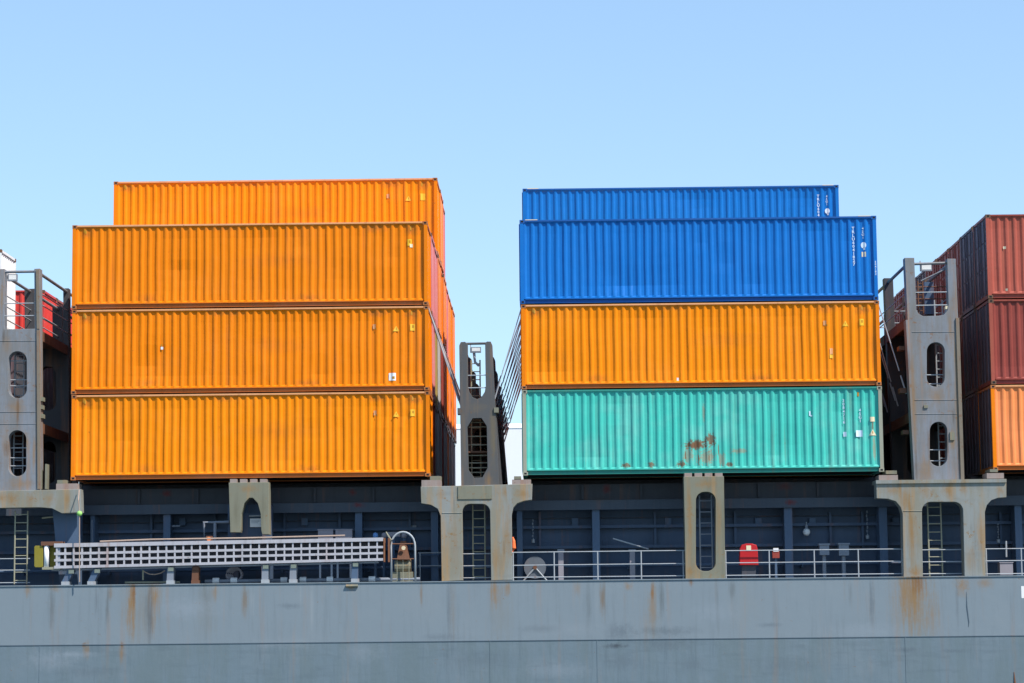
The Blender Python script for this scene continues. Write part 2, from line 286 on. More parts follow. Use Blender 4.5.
YB = 330.0
xa, xb, za, zb = BX(400, 428, 640, 600, YB)
bt = thing('warehouse', ((xa+xb)/2, YB, 0), 'white warehouse far behind the ship glimpsed in the gap beside the middle lashing bridge', 'building')
MB().box(xa, xb, YB, YB+40, 0, zb).build('wall', BUILD, bt)
mb = MB()
n = 24
mb.add([(xa-0.1, YB-0.1, zb), (xb+0.1, YB-0.1, zb), (xb+0.6, YB+20, zb+2.4), (xa-0.6, YB+20, zb+2.4), (xb+0.6, YB+40.6, zb), (xa-0.6, YB+40.6, zb)],
       [(0, 1, 2, 3), (3, 2, 4, 5), (0, 3, 5), (1, 4, 2), (0, 5, 4, 1)])
mb.build('roof', BUILD, bt)
for k in range(2):
    x = xa + (xb-xa)*(0.12+0.7*k)
    MB().box(x, x+4.5, YB-0.12, YB, 0, 5).build('door', GREYBOX, bt)
# quay the warehouse stands on
tag(MB().box(-3000, 3000, YB-12, YB+2500, -3, 2.2).build('far_quay', DECKP), kind='structure')

# ------------------------------------------------------------------ shipping containers
L, WD, H = 12.192, 2.438, 2.898
X0, X1, Z0, TP, RP = -15.958, -0.597, 12.695, 2.927, 2.53
X2 = W(993.5, 470, 0)[0]; XL = W(-37, 480, 0)[0]-L
PER = 0.278; NC = 43; PX0 = (L-NC*PER)/2; CD = 0.038; PO = 0.034
def prof(x):
    """depth of the corrugation behind the outer face at x"""
    u = (x-PX0) % PER
    if x < PX0 or x > L-PX0: return 0.0
    a, s_, i_ = 0.052, 0.070, 0.086
    if u < a/1: return 0.0 if u < a else 0.0
    u -= a
    if u < s_: return CD*u/s_
    u -= s_
    if u < i_: return CD
    return max(0.0, CD*(1-(u-i_)/s_))
def corrugated(span, nper, per, zlo, zhi, fn):
    xs = []; off = (span-nper*per)/2
    for k in range(nper):
        for q, d in ((0, 0), (0.052, 0), (0.122, CD), (0.208, CD)): xs.append((off+k*per+q*per/0.278, d))
    xs.append((off+nper*per, 0))
    xs = [(0.10, 0)] + xs + [(span-0.10, 0)]
    rows = ((zlo, 0), (zlo+0.03, 0), (zlo+0.08, 1), (zhi-0.075, 1), (zhi-0.02, 0), (zhi, 0))
    vs = [fn(x, d*g+PO, z) for z, g in rows for x, d in xs]; n = len(xs)
    fs = [(j*n+i, j*n+i+1, (j+1)*n+i+1, (j+1)*n+i) for j in range(len(rows)-1) for i in range(n-1)]
    return MB().add(vs, fs)
CM = {}
ZLO, ZHI = 0.165, H-0.065
CM['side_f'] = corrugated(L, NC, PER, ZLO, ZHI, lambda x, d, z: (x, d, z)).mesh('side_panel')
CM['side_b'] = corrugated(L, NC, PER, ZLO, ZHI, lambda x, d, z: (x, WD-d, z)).mesh('side_panel')
CM['end_r'] = corrugated(WD, 8, 0.27, ZLO, H-0.10, lambda y, d, z: (L-d, y, z)).mesh('end_panel')
CM['end_l'] = corrugated(WD, 8, 0.27, ZLO, H-0.10, lambda y, d, z: (d, y, z)).mesh('end_panel')
CM['roof'] = MB().box(0.05, L-0.05, 0.05, WD-0.05, H-0.06, H-0.03).mesh('roof_panel')
CM['floor'] = MB().box(0.08, L-0.08, 0.10, WD-0.10, 0.05, 0.16).mesh('floor')
for key, y0, y1 in (('top_f', 0.004, 0.07), ('top_b', WD-0.07, WD-0.004)):
    CM[key] = MB().box(0.165, L-0.165, y0, y1, H-0.065, H-0.008).mesh('top_rail')
for key, y0, y1 in (('bot_f', 0.085, 0.14), ('bot_b', WD-0.14, WD-0.085)):
    mb = MB().box(0.165, L-0.165, y0, y1, 0.02, 0.163)
    s0, s1 = (0.024, 0.085) if key == 'bot_f' else (WD-0.085, WD-0.024)
    mb.box(0.165, L-0.165, s0, s1, 0.150, 0.163); mb.box(0.165, L-0.165, s0+0.03*(key == 'bot_f'), s1-0.03*(key != 'bot_f'), 0.02, 0.034)
    CM[key] = mb.mesh('bottom_rail')
for sx in (0, 1):
    x0, x1 = (0.003, 0.15) if not sx else (L-0.15, L-0.003)
    CM['etop%d' % sx] = MB().box(x0, x1-0.04*(1-sx) if not sx else x1, 0.17, WD-0.17, H-0.10, H-0.01).mesh('end_rail')
    CM['ebot%d' % sx] = MB().box(x0, x1, 0.17, WD-0.17, 0.02, 0.163).mesh('end_rail')
    for sy in (0, 1):
        y0, y1 = (0.003, 0.10) if not sy else (WD-0.10, WD-0.003)
        CM['post%d%d' % (sx, sy)] = MB().box(x0 if not sx else L-0.125, 0.125 if not sx else x1, y0, y1, 0.118, H-0.118).mesh('corner_post')
        for sz in (0, 1):
            # casting with a black plate painting the dark of its oblong hole
            cx0, cx1 = (-0.004, 0.165) if not sx else (L-0.165, L+0.004)
            cy0, cy1 = (-0.004, 0.162) if not sy else (WD-0.162, WD+0.004)
            cz0, cz1 = (0, 0.118) if not sz else (H-0.118, H)
            mb = MB().box(cx0, cx1, cy0, cy1, cz0, cz1)
            CM['cast%d%d%d' % (sx, sy, sz)] = mb.mesh('corner_casting')
            xm, zm = (cx0+cx1)/2, (cz0+cz1)/2; yf = cy0 if not sy else cy1
            CM['hole%d%d%d' % (sx, sy, sz)] = MB().box(xm-0.042, xm+0.042, min(yf, yf+(-0.002 if not sy else 0.002)), max(yf, yf+(-0.002 if not sy else 0.002)), zm-0.03, zm+0.03).mesh('casting_hole')
for sx in (0, 1):
    s = 1 if not sx else -1; e = 0 if not sx else L
    for k in range(2):
        y0 = 0.105+k*1.117; y1 = y0+1.111
        mb = MB().box(min(e+s*0.03, e+s*0.07), max(e+s*0.03, e+s*0.07), y0, y1, ZLO+0.01, H-0.115)
        for q in range(3):
            zc = ZLO+0.12+q*0.86
            mb.box(min(e+s*0.012, e+s*0.03), max(e+s*0.012, e+s*0.03), y0+0.08, y1-0.08, zc, zc+0.74)
        CM['door%d%d' % (sx, k)] = mb.mesh('door')
        mb = MB()
        for q in (0.22, 0.78):
            y = y0+(y1-y0)*q; mb.tube([(e-s*0.012, y, 0.14), (e-s*0.012, y, H-0.09)], 0.02, 6)
            mb.box(min(e-s*0.02, e+s*0.01), max(e-s*0.02, e+s*0.01), y-0.05, y+0.05, 1.0, 1.06)
        CM['rod%d%d' % (sx, k)] = mb.mesh('lock_rod')

def inst(name, key, mat, parent):
    me = CM[key]
    if not me.materials: me.materials.append(mat)
    o = bpy.data.objects.new(name, me); COL.objects.link(o); o.parent = parent
    o.material_slots[0].link = 'OBJECT'; o.material_slots[0].material = mat
    return o
def worn_side(seed):
    rs = random.Random(seed); xs = []; off = PX0
    cols = [(0.10, 0, 0)]
    for k in range(NC):
        dj = rs.uniform(0, 0.010); xj = rs.uniform(-0.006, 0.006)
        for q, d in ((0, 0), (0.052, 0), (0.122, CD), (0.208, CD)): cols.append((off+k*PER+q+xj, d, dj))
    cols += [(off+NC*PER, 0, 0), (L-0.10, 0, 0)]
    zs_ = [ZLO, ZLO+0.03, ZLO+0.08]+[ZLO+0.08+(ZHI-0.075-ZLO-0.08)*t for t in (0.14, 0.28, 0.43, 0.57, 0.72, 0.86)]+[ZHI-0.075, ZHI-0.02, ZHI]
    dents = [(rs.uniform(0.6, L-0.6), rs.uniform(0.5, 2.4), rs.uniform(0.25, 0.8), rs.uniform(0.012, 0.034)) for _ in range(11)]
    ph = [rs.uniform(0, 6.28) for _ in range(4)]; vs = []
    for j, z in enumerate(zs_):
        g = 0 if j in (0, 1, len(zs_)-1, len(zs_)-2) else 1; inner = 2 < j < len(zs_)-3
        for i, (x, d, dj) in enumerate(cols):
            y = PO + d*g; xx = x
            if inner and 0 < i < len(cols)-1:
                y += dj + 0.006*(1+math.sin(x*0.9+ph[0])*math.sin(z*1.7+ph[1]))
                xx += 0.007*math.sin(x*1.7+ph[2])*math.sin(z*2.2+ph[3]) + rs.uniform(-0.003, 0.003)
                for (cx, cz, r, a) in dents: y += a*math.exp(-((x-cx)**2+(z-cz)**2)/(r*r))
            vs.append((xx, y, z))
    n = len(cols)
    return MB().add(vs, [(j*n+i, j*n+i+1, (j+1)*n+i+1, (j+1)*n+i) for j in range(len(zs_)-1) for i in range(n-1)]).mesh('side_panel')
CGROUP = 'shipping containers stacked on the deck'
def container(x, y, z, mat, label, rail=None, top=None, post=None, endmat=None, doors=0, full=True):
    """doors: 0 = door end at -x, 1 = door end at +x"""
    rail = rail or mat; post = post or mat; top = top or rail; endmat = endmat or mat
    t = thing('shipping_container', (x, y, z), label, 'container', CGROUP)
    p = {}
    key = 'side_f'
    if full: key = 'side_f%d' % len(CM); CM[key] = worn_side(len(CM))
    p['side'] = inst('side_panel', key, mat, t); inst('side_panel', 'side_b', mat, t)
    inst('end_panel', 'end_r' if not doors else 'end_l', endmat, t)
    for k in range(2):
        d = inst('door', 'door%d%d' % (doors, k), endmat, t); inst('lock_rod', 'rod%d%d' % (doors, k), endmat, d)
    inst('roof_panel', 'roof', mat, t); inst('floor', 'floor', BLACK, t)
    inst('top_rail', 'top_f', top, t); inst('top_rail', 'top_b', top, t)
    inst('bottom_rail', 'bot_f', rail, t); inst('bottom_rail', 'bot_b', rail, t)
    for sx in (0, 1):
        inst('end_rail', 'etop%d' % sx, rail, t); inst('end_rail', 'ebot%d' % sx, rail, t)
        for sy in (0, 1):
            inst('corner_post', 'post%d%d' % (sx, sy), post, t)
            for sz in (0, 1):
                c = inst('corner_casting', 'cast%d%d%d' % (sx, sy, sz), {BLUE_RAIL: BLUE_RAIL, ORANGE_RAIL: ORANGE_CAST, TEAL_RAIL: TEAL_POST}.get(rail, CAST), t)
                if full: inst('casting_hole', 'hole%d%d%d' % (sx, sy, sz), BLACK, c)
    p['root'] = t
    return p

# marks on the side panels follow the corrugation
def decal(fz, x0, x1, side, mat, name='marking', eps=0.0035):
    root = side.parent
    n = max(6, int((x1-x0)/0.012)); vs, fs = [], []
    for i in range(n+1):
        x = x0+(x1-x0)*i/n; lo, hi = fz((x-x0)/(x1-x0)); y = prof(x)+PO-eps
        vs += [(x, y, lo), (x, y, hi)]
    for i in range(n): fs.append((2*i, 2*i+2, 2*i+3, 2*i+1))
    mb = MB().add(vs, fs); me = mb.mesh(name); o = bpy.data.objects.new(name, me); COL.objects.link(o); o.parent = side
    me.materials.append(mat); return o
def tri(side, xc, zc, w, mat=YELMARK):
    decal(lambda u: (zc-w/2, zc-w/2+max(0.004, w*0.95*(1-abs(2*u-1)))), xc-w*0.56, xc+w*0.56, side, mat, 'warning_mark')
    decal(lambda u: (zc-w*0.22, zc+w*0.16), xc-0.016, xc+0.016, side, DARKMARK, 'warning_mark', 0.006)
def rect(side, xc, zc, w, h, mat, eps=0.0035, name='marking'):
    return decal(lambda u: (zc-h/2, zc+h/2), xc-w/2, xc+w/2, side, mat, name, eps)
def vtext(side, s, xc, ztop, size, mat, pitch=None, eps=0.004):
    """lettering set one character under the other down a corrugation"""
    pitch = pitch or size*1.22; mb = MB(); z = ztop
    for ch in s:
        if ch != ' ':
            cu = bpy.data.curves.new('glyph', 'FONT'); cu.body = ch; cu.size = size*1.38; cu.align_x = 'CENTER'; cu.resolution_u = 2; cu.offset = size*0.03
            ob = bpy.data.objects.new('glyph', cu); COL.objects.link(ob)
            me = bpy.data.meshes.new_from_object(ob.evaluated_get(bpy.context.evaluated_depsgraph_get()))
            mb.add([(xc+v.co.x, prof(xc+v.co.x)+PO-eps, z-size+v.co.y) for v in me.vertices], [tuple(p.vertices) for p in me.polygons])
            bpy.data.objects.remove(ob); bpy.data.curves.remove(cu); bpy.data.meshes.remove(me)
        z -= pitch
    me = mb.mesh('lettering'); me.materials.append(mat)
    o = bpy.data.objects.new('lettering', me); COL.objects.link(o); o.parent = side
def orange_marks(p, which=0):
    s = p['side']; j = (0, 0.03, -0.04, 0.05, -0.02)[which]
    rect(s, L-0.58+j, H-0.73, 0.16, 0.23, YELMARK); rect(s, L-0.57+j, H-0.70, 0.06, 0.09, DARKMARK, 0.006)
    if which != 2: tri(s, L-1.14+j, H-0.76, 0.20)
    if which not in (2,): rect(s, L-1.86, H-0.72+j, 0.10, 0.16, ORANGE_TOP); rect(s, L-1.80, H-0.80+j, 0.05, 0.06, DARKMARK, 0.006)
    if which == 2: rect(s, L-0.56, H-0.84, 0.10, 0.12, CREAM, 0.007)
    for x, z in ((L-0.58, H-0.24), (0.40, H-0.2), (0.46, H-0.24)): rect(s, x, z, 0.05, 0.13, DARKMARK)

lab3 = ['bottom', 'second', 'third', 'top']
pL = []
pL.append(container(X0+.02, 0, Z0, ORANGE_Y, 'bright orange container lowest of the left orange stack, above the stowed gangway', ORANGE_RAIL, ORANGE_TOP, ORANGE, doors=0))
pL.append(container(X0+.0, 0, Z0+TP, ORANGE, 'orange container with small white round mark near its right end, second tier of left stack', ORANGE_RAIL, ORANGE_TOP, ORANGE))
pL.append(container(X0-.02, 0, Z0+2*TP, ORANGE, 'orange container third tier of left stack, under the set back top one', ORANGE_RAIL, ORANGE_TOP, ORANGE))
for k_, p in enumerate(pL): orange_marks(p, k_)
rect(pL[1]['side'], L-1.25, 0.48, 0.24, 0.26, WHITE); rect(pL[1]['side'], L-1.21, 0.45, 0.09, 0.09, DARKMARK, 0.006)
rect(pL[1]['side'], 3.08, 1.55, 0.09, 0.09, WHITE); rect(pL[1]['side'], 3.06, 1.64, 0.05, 0.08, DARKMARK)
p = container(X0, 3*RP, Z0+3*TP, ORANGE_Y, 'orange container set back on top of the left stack, its face partly hidden', ORANGE_RAIL, ORANGE_TOP, ORANGE); orange_marks(p, 3)
rect(p['side'], L-0.55, H-0.72, 0.18, 0.26, YELMARK, 0.008)
# right stack
p = container(X1, 0, Z0, TEAL, 'turquoise green rust stained container at the bottom of the right stack', TEAL_RAIL, TEAL_RAIL, TEAL_POST); s = p['side']
for o_ in [c for c in p['root'].children if c.name.startswith('corner_casting')]: pass
vtext(s, '3084716', L-1.30, H-0.42, 0.10, PALEMARK); vtext(s, '45G1', L-0.75, H-0.75, 0.10, PALEMARK)
rect(s, L-1.28, 1.28, 0.10, 0.16, PALEMARK); rect(s, L-0.80, 1.30, 0.22, 0.22, PALEMARK); tri(s, L-0.22-0.12, 1.34, 0.22, CREAM); rect(s, L-0.34, 1.78, 0.16, 0.16, CREAM)
rect(s, L-0.80, H-0.26, 0.06, 0.14, DARKMARK)
rect(s, L-2.45, 2.0, 0.05, 0.16, PALEMARK); rect(s, L-2.40, 1.92, 0.05, 0.05, PALEMARK)
p = container(X1-.01, 0, Z0+TP, ORANGE_Y, 'orange container between the turquoise one and the blue one in the right stack', ORANGE_RAIL, ORANGE_TOP, ORANGE); orange_marks(p, 4)
rect(p['side'], L-1.66, 1.02, 0.12, 0.14, YELMARK); rect(p['side'], L-1.66, 1.18, 0.10, 0.22, ORANGE_TOP); rect(p['side'], 5.3, 0.26, 0.07, 0.16, WHITE)
p = container(X1-.03, 0, Z0+2*TP, BLUE, 'blue container with white vertical lettering, front face fully visible on the right stack', BLUE_RAIL, BLUE_RAIL, BLUE); s = p['side']
def blue_marks(s, root):
    vtext(s, 'TRLU6041827', L-0.79, H-0.36, 0.105, PALEMARK, 0.124); vtext(s, '45G1', L-0.46, H-0.38, 0.085, PALEMARK, 0.105)
    vtext(s, '604182', L-0.065, H-1.55, 0.07, PALEMARK, 0.085, 0.035)
    decal(lambda u: (H-1.0-0.10*math.sqrt(max(0, 1-(2*u-1)**2))-0.01, H-1.0+0.10*math.sqrt(max(0, 1-(2*u-1)**2))), L-0.54, L-0.36, s, PALEMARK)
    rect(s, L-0.43, H-1.12, 0.06, 0.1, PALEMARK)
    rect(s, L-0.45, H-1.32, 0.14, 0.17, CREAM)
    for xa_ in (0.19, L-0.62):
        MB().box(xa_+root.location.x, xa_+0.42+root.location.x, root.location.y+0.0, root.location.y+0.16, root.location.z+H-0.012, root.location.z+H+0.012).build('corner_plate', CREAM, root)
blue_marks(s, p['root'])
# small print down the corner post
p = container(X1+.02, 4*RP, Z0+3*TP, BLUE, 'blue container set back on top of the right stack, lower half hidden', BLUE_RAIL, BLUE_RAIL, BLUE); blue_marks(p['side'], p['root'])
# stack at the right edge
container(X2, 0, Z0, SALMON, 'orange red container at the bottom of the stack cut by the right edge', ORANGE_RAIL, ORANGE_TOP, ORANGE, endmat=DOORSHADE)  # door ends here get a dark colour for the shade on that side
p = container(X2+.03, 0, Z0+TP, MAROON, 'maroon container in the middle of the stack cut by the right edge', MAROON, MAROON2, MAROON2, endmat=DOORSHADE)
p = container(X2+.02, 0, Z0+2*TP, MAROON2, 'faded red container on top of the stack cut by the right edge', MAROON2, MAROON, MAROON2, endmat=DOORSHADE)
rect(p['side'], 0.62, 1.75, 0.09, 0.09, CREAM); rect(p['side'], 0.64, 0.3, 0.07, 0.08, CREAM)

ordn = ['front', 'second', 'third', 'fourth', 'fifth', 'sixth', 'seventh', 'eighth', 'ninth', 'tenth']
tname = ['bottom', 'second', 'third', 'top']
cname = {ORANGE: 'orange', PINK: 'dusty pink', OLIVE: 'olive', GREYC: 'grey', SALMON: 'salmon', MAROON: 'maroon', MAROON2: 'faded red', DOORSHADE: 'shaded violet', WHITEC: 'white', REDC: 'red', TEAL: 'turquoise', BLUE: 'blue', NAVYD: 'shaded blue grey'}
def row_fill(x, rows, tier, mats, stack, doors=0):
    for r, mt in zip(rows, mats):
        container(x+random.uniform(-.03, .03), r*RP, Z0+tier*TP, mt, '%s container, %s row back, %s tier of the %s' % (cname[mt], ordn[r], tname[tier], stack), doors=doors, full=False)
LS, RS, ES = 'left stack', 'right stack', 'stack at right edge'
row_fill(X0, range(1, 10), 0, [MAROON, GREYC, GREYC, MAROON2, GREYC, SALMON, GREYC, GREYC, GREYC], LS)
row_fill(X0, range(1, 10), 1, [PINK, OLIVE, GREYC, MAROON, SALMON, ORANGE, SALMON, ORANGE, SALMON], LS)
row_fill(X0, range(1, 10), 2, [PINK, PINK, SALMON, ORANGE, SALMON, PINK, SALMON, ORANGE, SALMON], LS)
row_fill(X0, range(4, 6), 3, [SALMON, PINK], LS)
for t in range(3): row_fill(X1, range(1, 10), t, [ORANGE, MAROON, BLUE, TEAL, ORANGE, MAROON, GREYC, ORANGE, MAROON][t:]+[GREYC]*t, RS)
row_fill(X2, range(1, 9), 0, [DOORSHADE, DOORSHADE, MAROON, MAROON2, MAROON, MAROON, DOORSHADE, MAROON], ES)
row_fill(X2, range(1, 9), 1, [DOORSHADE, MAROON, MAROON, DOORSHADE, MAROON, MAROON2, MAROON, MAROON], ES)
row_fill(X2, range(1, 9), 2, [DOORSHADE, MAROON2, MAROON, MAROON, DOORSHADE, MAROON, MAROON, MAROON], ES)
FS = 'stack beyond the left edge'
row_fill(XL, range(2, 8), 0, [DOORSHADE]*6, FS)  # lower tiers coloured dark for the shade thrown by the left stack
row_fill(XL, range(2, 8), 1, [DOORSHADE, NAVYD, NAVYD, DOORSHADE, NAVYD, NAVYD], FS)
row_fill(XL, range(2, 3), 2, [WHITEC], FS)
for r, mt in ((5, REDC), (6, MAROON2), (7, REDC)):
    container(XL, r*RP, Z0+2*TP-0.45, mt, '%s container, %s row back, third tier of the %s' % (cname[mt], ordn[r], FS), full=False)

# ------------------------------------------------------------------ the ship
ship = thing('container_ship', (0, 0, 0), 'grey blue cargo ship side with rust streaked hull carrying container stacks', 'ship')
DZ = W(512, 581.5, -0.4)[1]                         # deck level
YH = -0.40
# hull: shell plating in two strakes with the seam between them
zs = W(512, 640.5, YH)[1]
mh = HULLP; nt = mh.node_tree
hull = MB().box(-75, 75, YH, 27, zs, DZ).build('hull', HULLP, ship)
MB().box(-75, 75, YH+0.004, 27, -3, zs-0.001).build('lower_strake', HULLB, hull)
MB().box(-75, 75, YH-0.012, YH-0.001, zs-0.012, zs+0.010).build('weld_seam', HULLD, hull)
for px in (490, 597, 40, 905):
    x = W(px, 630, YH)[0]; MB().box(x-0.012, x+0.012, YH-0.006, YH+0.003, zs-9, zs-0.02).build('weld_seam', HULLB, hull)
MB().box(-75, 75, YH-0.03, 0.0, DZ+0.001, DZ+0.035).build('gunwale_bar', HULLP, ship)
xa, xb, za, zb = BX(1021.3, 586, 1040, 598, YH); MB().box(xa, xb, YH-0.004, YH-0.001, za, zb).build('hull_lettering', WHITE, hull)
MB().ptube([(966.5, 592), (967, 606), (969, 622), (968.5, 627)], YH, [0.008, 0.022, 0.02, 0.008], 5).build('scrape_ridge', HULLD, hull)
MB().ptube([(1014, 672), (1015, 684)], YH, [0.01, 0.04], 5).build('scrape_ridge', RUSTY, hull)

# deck, coaming and hatch covers
MB().box(-75, 75, 0.0, 2.6, DZ+0.002, DZ+0.02).build('deck', DECKP, ship)
YC = 2.6
zflange = W(600, 505, 1.6)[1]; zfl2 = W(600, 500, 1.6)[1]
co = MB().box(-75, 75, YC, YC+0.3, DZ, zfl2).build('hatch_coaming', NAVY, ship)
mb = MB(); mb.box(-75, 75, 1.55, YC+0.3, zflange-0.06, zfl2)
mb.box(-75, 75, 1.55, 1.60, zflange-0.16, zflange-0.06)
mb.build('top_flange', NAVYM, co)
for py in (527, 547):
    z = W(600, py, YC)[1]; MB().box(-75, 75, YC-0.30, YC, z-0.05, z+0.05).build('coaming_rib', NAVY, co)
for (xs_, nm) in ((X0, 0), (X1, 1), (X2, 2), (XL, 3)):
    mb = MB().box(xs_-0.35, xs_+L+0.35, 1.9, 26, zfl2+0.02, Z0-0.22)
    mb.box(xs_-0.2, xs_+L+0.2, 3.2, 26, Z0-0.22, Z0-0.012); mb.build('hatch_cover', NAVYD, ship)
    for q in range(1, 6):
        xq = xs_+q*L/6; MB().box(xq-0.04, xq+0.04, 1.80, 1.9, zfl2+0.03, Z0-0.25).build('cover_bracket', NAVYD, ship)
for x0_, x1_ in ((163, 170), (355, 362), (592.5, 600), (785, 793), (431, 438), (517, 522.5), (880, 888), (90, 94), (1016, 1023)):
    xa, xb, za, zb = BX(x0_, 508, x1_, 580, 1.65)
    mb = MB().box(xa, xb, 1.70, YC, DZ, zflange-0.162)
    w = (xb-xa)/2; zt = zflange-0.162
    mb.build('stiffener', NAVYL, co)  # colour made lighter than the wall for the extra skylight they catch
for px in (152, 215, 285, 340, 410, 540, 655, 735, 830, 862, 1000):
    xa, xb, za, zb = BX(px-1.2, 512, px+1.2, 548, YC); MB().box(xa, xb, YC-0.18, YC, za, zb).build('bracket', NAVY, co)
# inner bulkhead closing the view through the portals
MB().box(-75, 75, 5.5, 5.7, DZ, Z0-1.0).build('inner_bulkhead', NAVYD, ship)

# portals (outboard frames under the lashing bridges)
YP = -0.25; PT = 0.55
def portal(outline, holes, mat=PORTAL):
    return plate_mesh(outline, holes, YP, PT, 0.012)
def ladder(mb, px, py0, py1, w, Y, step=8.2, r=0.022):
    (xa, za), (xb, zb) = W(px-w/2, py0, Y), W(px+w/2, py1, Y)
    xm = W(px, (py0+py1)/2, Y)[0]; hw = w/2/29.4
    for s in (-1, 1): mb.tube([(xm+s*hw, Y, za), (xm+s*hw, Y, zb)], r*1.2)
    z = zb+0.12
    while z < za:
        mb.tube([(xm-hw, Y, z), (xm+hw, Y, z)], r*0.8); z += step/29.4
    return mb
def rails(parent, x0, x1, ys, Y, posts=(), r=0.019, mat=RAILP, name='railing', base=None):
    mb = MB()
    for (ya, yb) in ys: mb.ptube([(x0, ya), (x1, yb)], Y, r)
    o = mb.build(name, mat, parent)
    for px in posts:
        f = (px-x0)/(x1-x0); yt = ys[0][0]+(ys[0][1]-ys[0][0])*f; yb = (ys[-1][0]+(ys[-1][1]-ys[-1][0])*f)+3
        MB().tube([(W(px, yt, Y)[0], Y, W(px, yt, Y)[1]), (W(px, yt, Y)[0], Y, DZ+0.03)], r*1.15).build('stanchion', mat, o)
    return o
def pads(parent, lst, Y=0.0):
    for (x0, y0, x1, y1) in lst:
        a, b_, c, d = BX(x0, y0, x1, y1, YP); MB().box(a, b_, YP+0.02, 0.6, c, d).build('foundation_pad', PADM if x1-x0 > 12 else PEDES, parent)

FRAME_DY = 4.9
def bridge(front, holes, mat, tower_px, ztop_bars, label, plat, nframes=5, thick=0.42, rear=None):
    """lashing bridge: repeated plate frames athwart the ship joined by walkways and top rails"""
    Y0 = -0.05
    base = plate_mesh(front, holes, Y0, thick, 0.01)
    mb = MB(); mb.add(base.v, base.f)
    br = mb.build('lashing_bridge', mat, ship, label=label)
    for k in range(1, nframes):
        MB().add([(v[0], v[1]+k*FRAME_DY, v[2]) for v in base.v], base.f).build('rear_frame', rear or mat, br)
    for (x0, x1, py) in plat:
        a, _z = W(x0, py, Y0); b_, z = W(x1, py, Y0)
        for k in range(nframes-1):
            mb = MB()
            y0 = Y0+thick+k*FRAME_DY+0.003; y1 = Y0+(k+1)*FRAME_DY-0.003
            mb.box(a+0.06, b_-0.06, y0, y1, z-0.05, z)
            mb.box(a, a+0.06, y0, y1, z-0.28, z+0.06); mb.box(b_-0.06, b_, y0, y1, z-0.28, z+0.06)
            mb.build('walkway', RUSTY, br)
    for (px, py) in ztop_bars:
        x, z = W(px, py, Y0); MB().tube([(x, Y0+thick/2, z), (x, Y0+FRAME_DY*(nframes-1), z)], 0.055, 8).build('top_rail', mat, br)
    return br
def floodlight(parent, x0, y0, x1, y1, Y):
    a, b_, c, d = BX(x0, y0, x1, y1, Y)
    f = MB().box(a, b_, Y, Y+0.12, c, d).build('floodlight', GREYBOX, parent)
    MB().box(a+0.03, b_-0.03, Y-0.006, Y, c+0.05, d-0.03).build('lens', WHITE, f)
    MB().box(a-0.03, a, Y+0.02, Y+0.08, c, d+0.12).build('yoke', STEEL, f)

# --- right lashing bridge
fr = [(905, 258)]+[(915.5, 482), (964, 481.5), (955.5, 259), (947.5, 259), (948.8, 305)]+[(947.5, 311), (944, 315), (939, 316), (923, 316.5), (918.5, 314), (916, 310)]+[(914, 258)]
br_r = bridge(fr, [stadium(926.5, 342, 945, 387), stadium(929.5, 421.5, 947.5, 466.5)], BRIDGE, (905, 955), [(909.5, 262), (951.5, 262)],
              'grey lashing bridge with two oblong openings between the right stack and the right edge', [(906.5, 956.5, 318), (912, 961, 412)], rear=BRIDGE_D)
rails(br_r, 914, 948, [(264, 263)], 0.1, r=0.05, mat=BRIDGE, name='cross_bar')
rails(br_r, 914.5, 949, [(292.5, 292), (305.5, 305)], 0.0, mat=RAILP)
for py in (375, 384, 450, 461): rails(br_r, 926, 949, [(py, py-.3)], 0.3, r=0.02)
mb = MB(); ladder(mb, 941, 300, 478, 8, 1.2); mb.build('ladder', RAILP, br_r)
floodlight(br_r, 921, 264, 932, 271, 0.3)
for k in range(1, 4):
    for py in (292.5, 305):
        xa_, z_ = W(906, py, -.05); xb_, _ = W(956, py, -.05)
        MB().tube([(xa_, k*FRAME_DY+0.1, z_), (xb_, k*FRAME_DY+0.1, z_)], 0.02).build('railing', RAILP, br_r)
for sx_ in (906.5, 955.5):
    mb = MB()
    for py in (292.5, 305):
        x_, z_ = W(sx_, py, -.05); mb.tube([(x_, 0.4, z_), (x_, 4*FRAME_DY, z_)], 0.02)
    mb.build('railing', RAILP, br_r)
def flange(parent, x0, y0, x1, y1, w, mat):
    n = 10; mb = MB(); vs = []
    for k in range(n+1):
        px, py = x0+(x1-x0)*k/n, y0+(y1-y0)*k/n
        for d in (-w/2, w/2):
            x, z = W(px+d, py, -0.05); vs += [(x, -0.10, z), (x, 0.40, z)]
    fs = []
    for k in range(n):
        a = 4*k; fs += [(a, a+2, a+6, a+4), (a+1, a+5, a+7, a+3), (a, a+4, a+5, a+1), (a+2, a+3, a+7, a+6)]
    fs += [(0, 1, 3, 2), (4*n, 4*n+2, 4*n+3, 4*n+1)]
    return mb.add(vs, fs).build('edge_flange', mat, parent)
flange(br_r, 957.3, 318, 962.5, 481, 3.4, EDGE); flange(br_r, 906.8, 320, 915.5, 481, 2.4, BRIDGE)
def lug(parent, x0, y0, x1, y1, Y0, Y1, mat, nm='bracket'): MB().pbox(x0, y0, x1, y1, Y0, Y1).build(nm, mat, parent)
lug(br_r, 945.5, 306, 949.5, 309, -0.02, 0.3, CREAM); lug(br_r, 946, 309, 948.5, 316, 0.0, 0.3, STEEL)
lug(br_r, 925, 282, 934, 314, 3.2, 3.4, NAVYL, 'cabinet')
mb = MB(); ladder(mb, 920.5, 281, 314, 5, 2.0, step=4); mb.build('ladder', RUSTY, br_r)
for py in (287, 299): MB().ptube([(915, py), (948, py-.3)], 3.0, 0.02).build('railing', RUSTY, br_r)
MB().ptube([(921, 281), (948, 268)], 1.0, 0.03).build('hand_rail', BRIDGE, br_r)
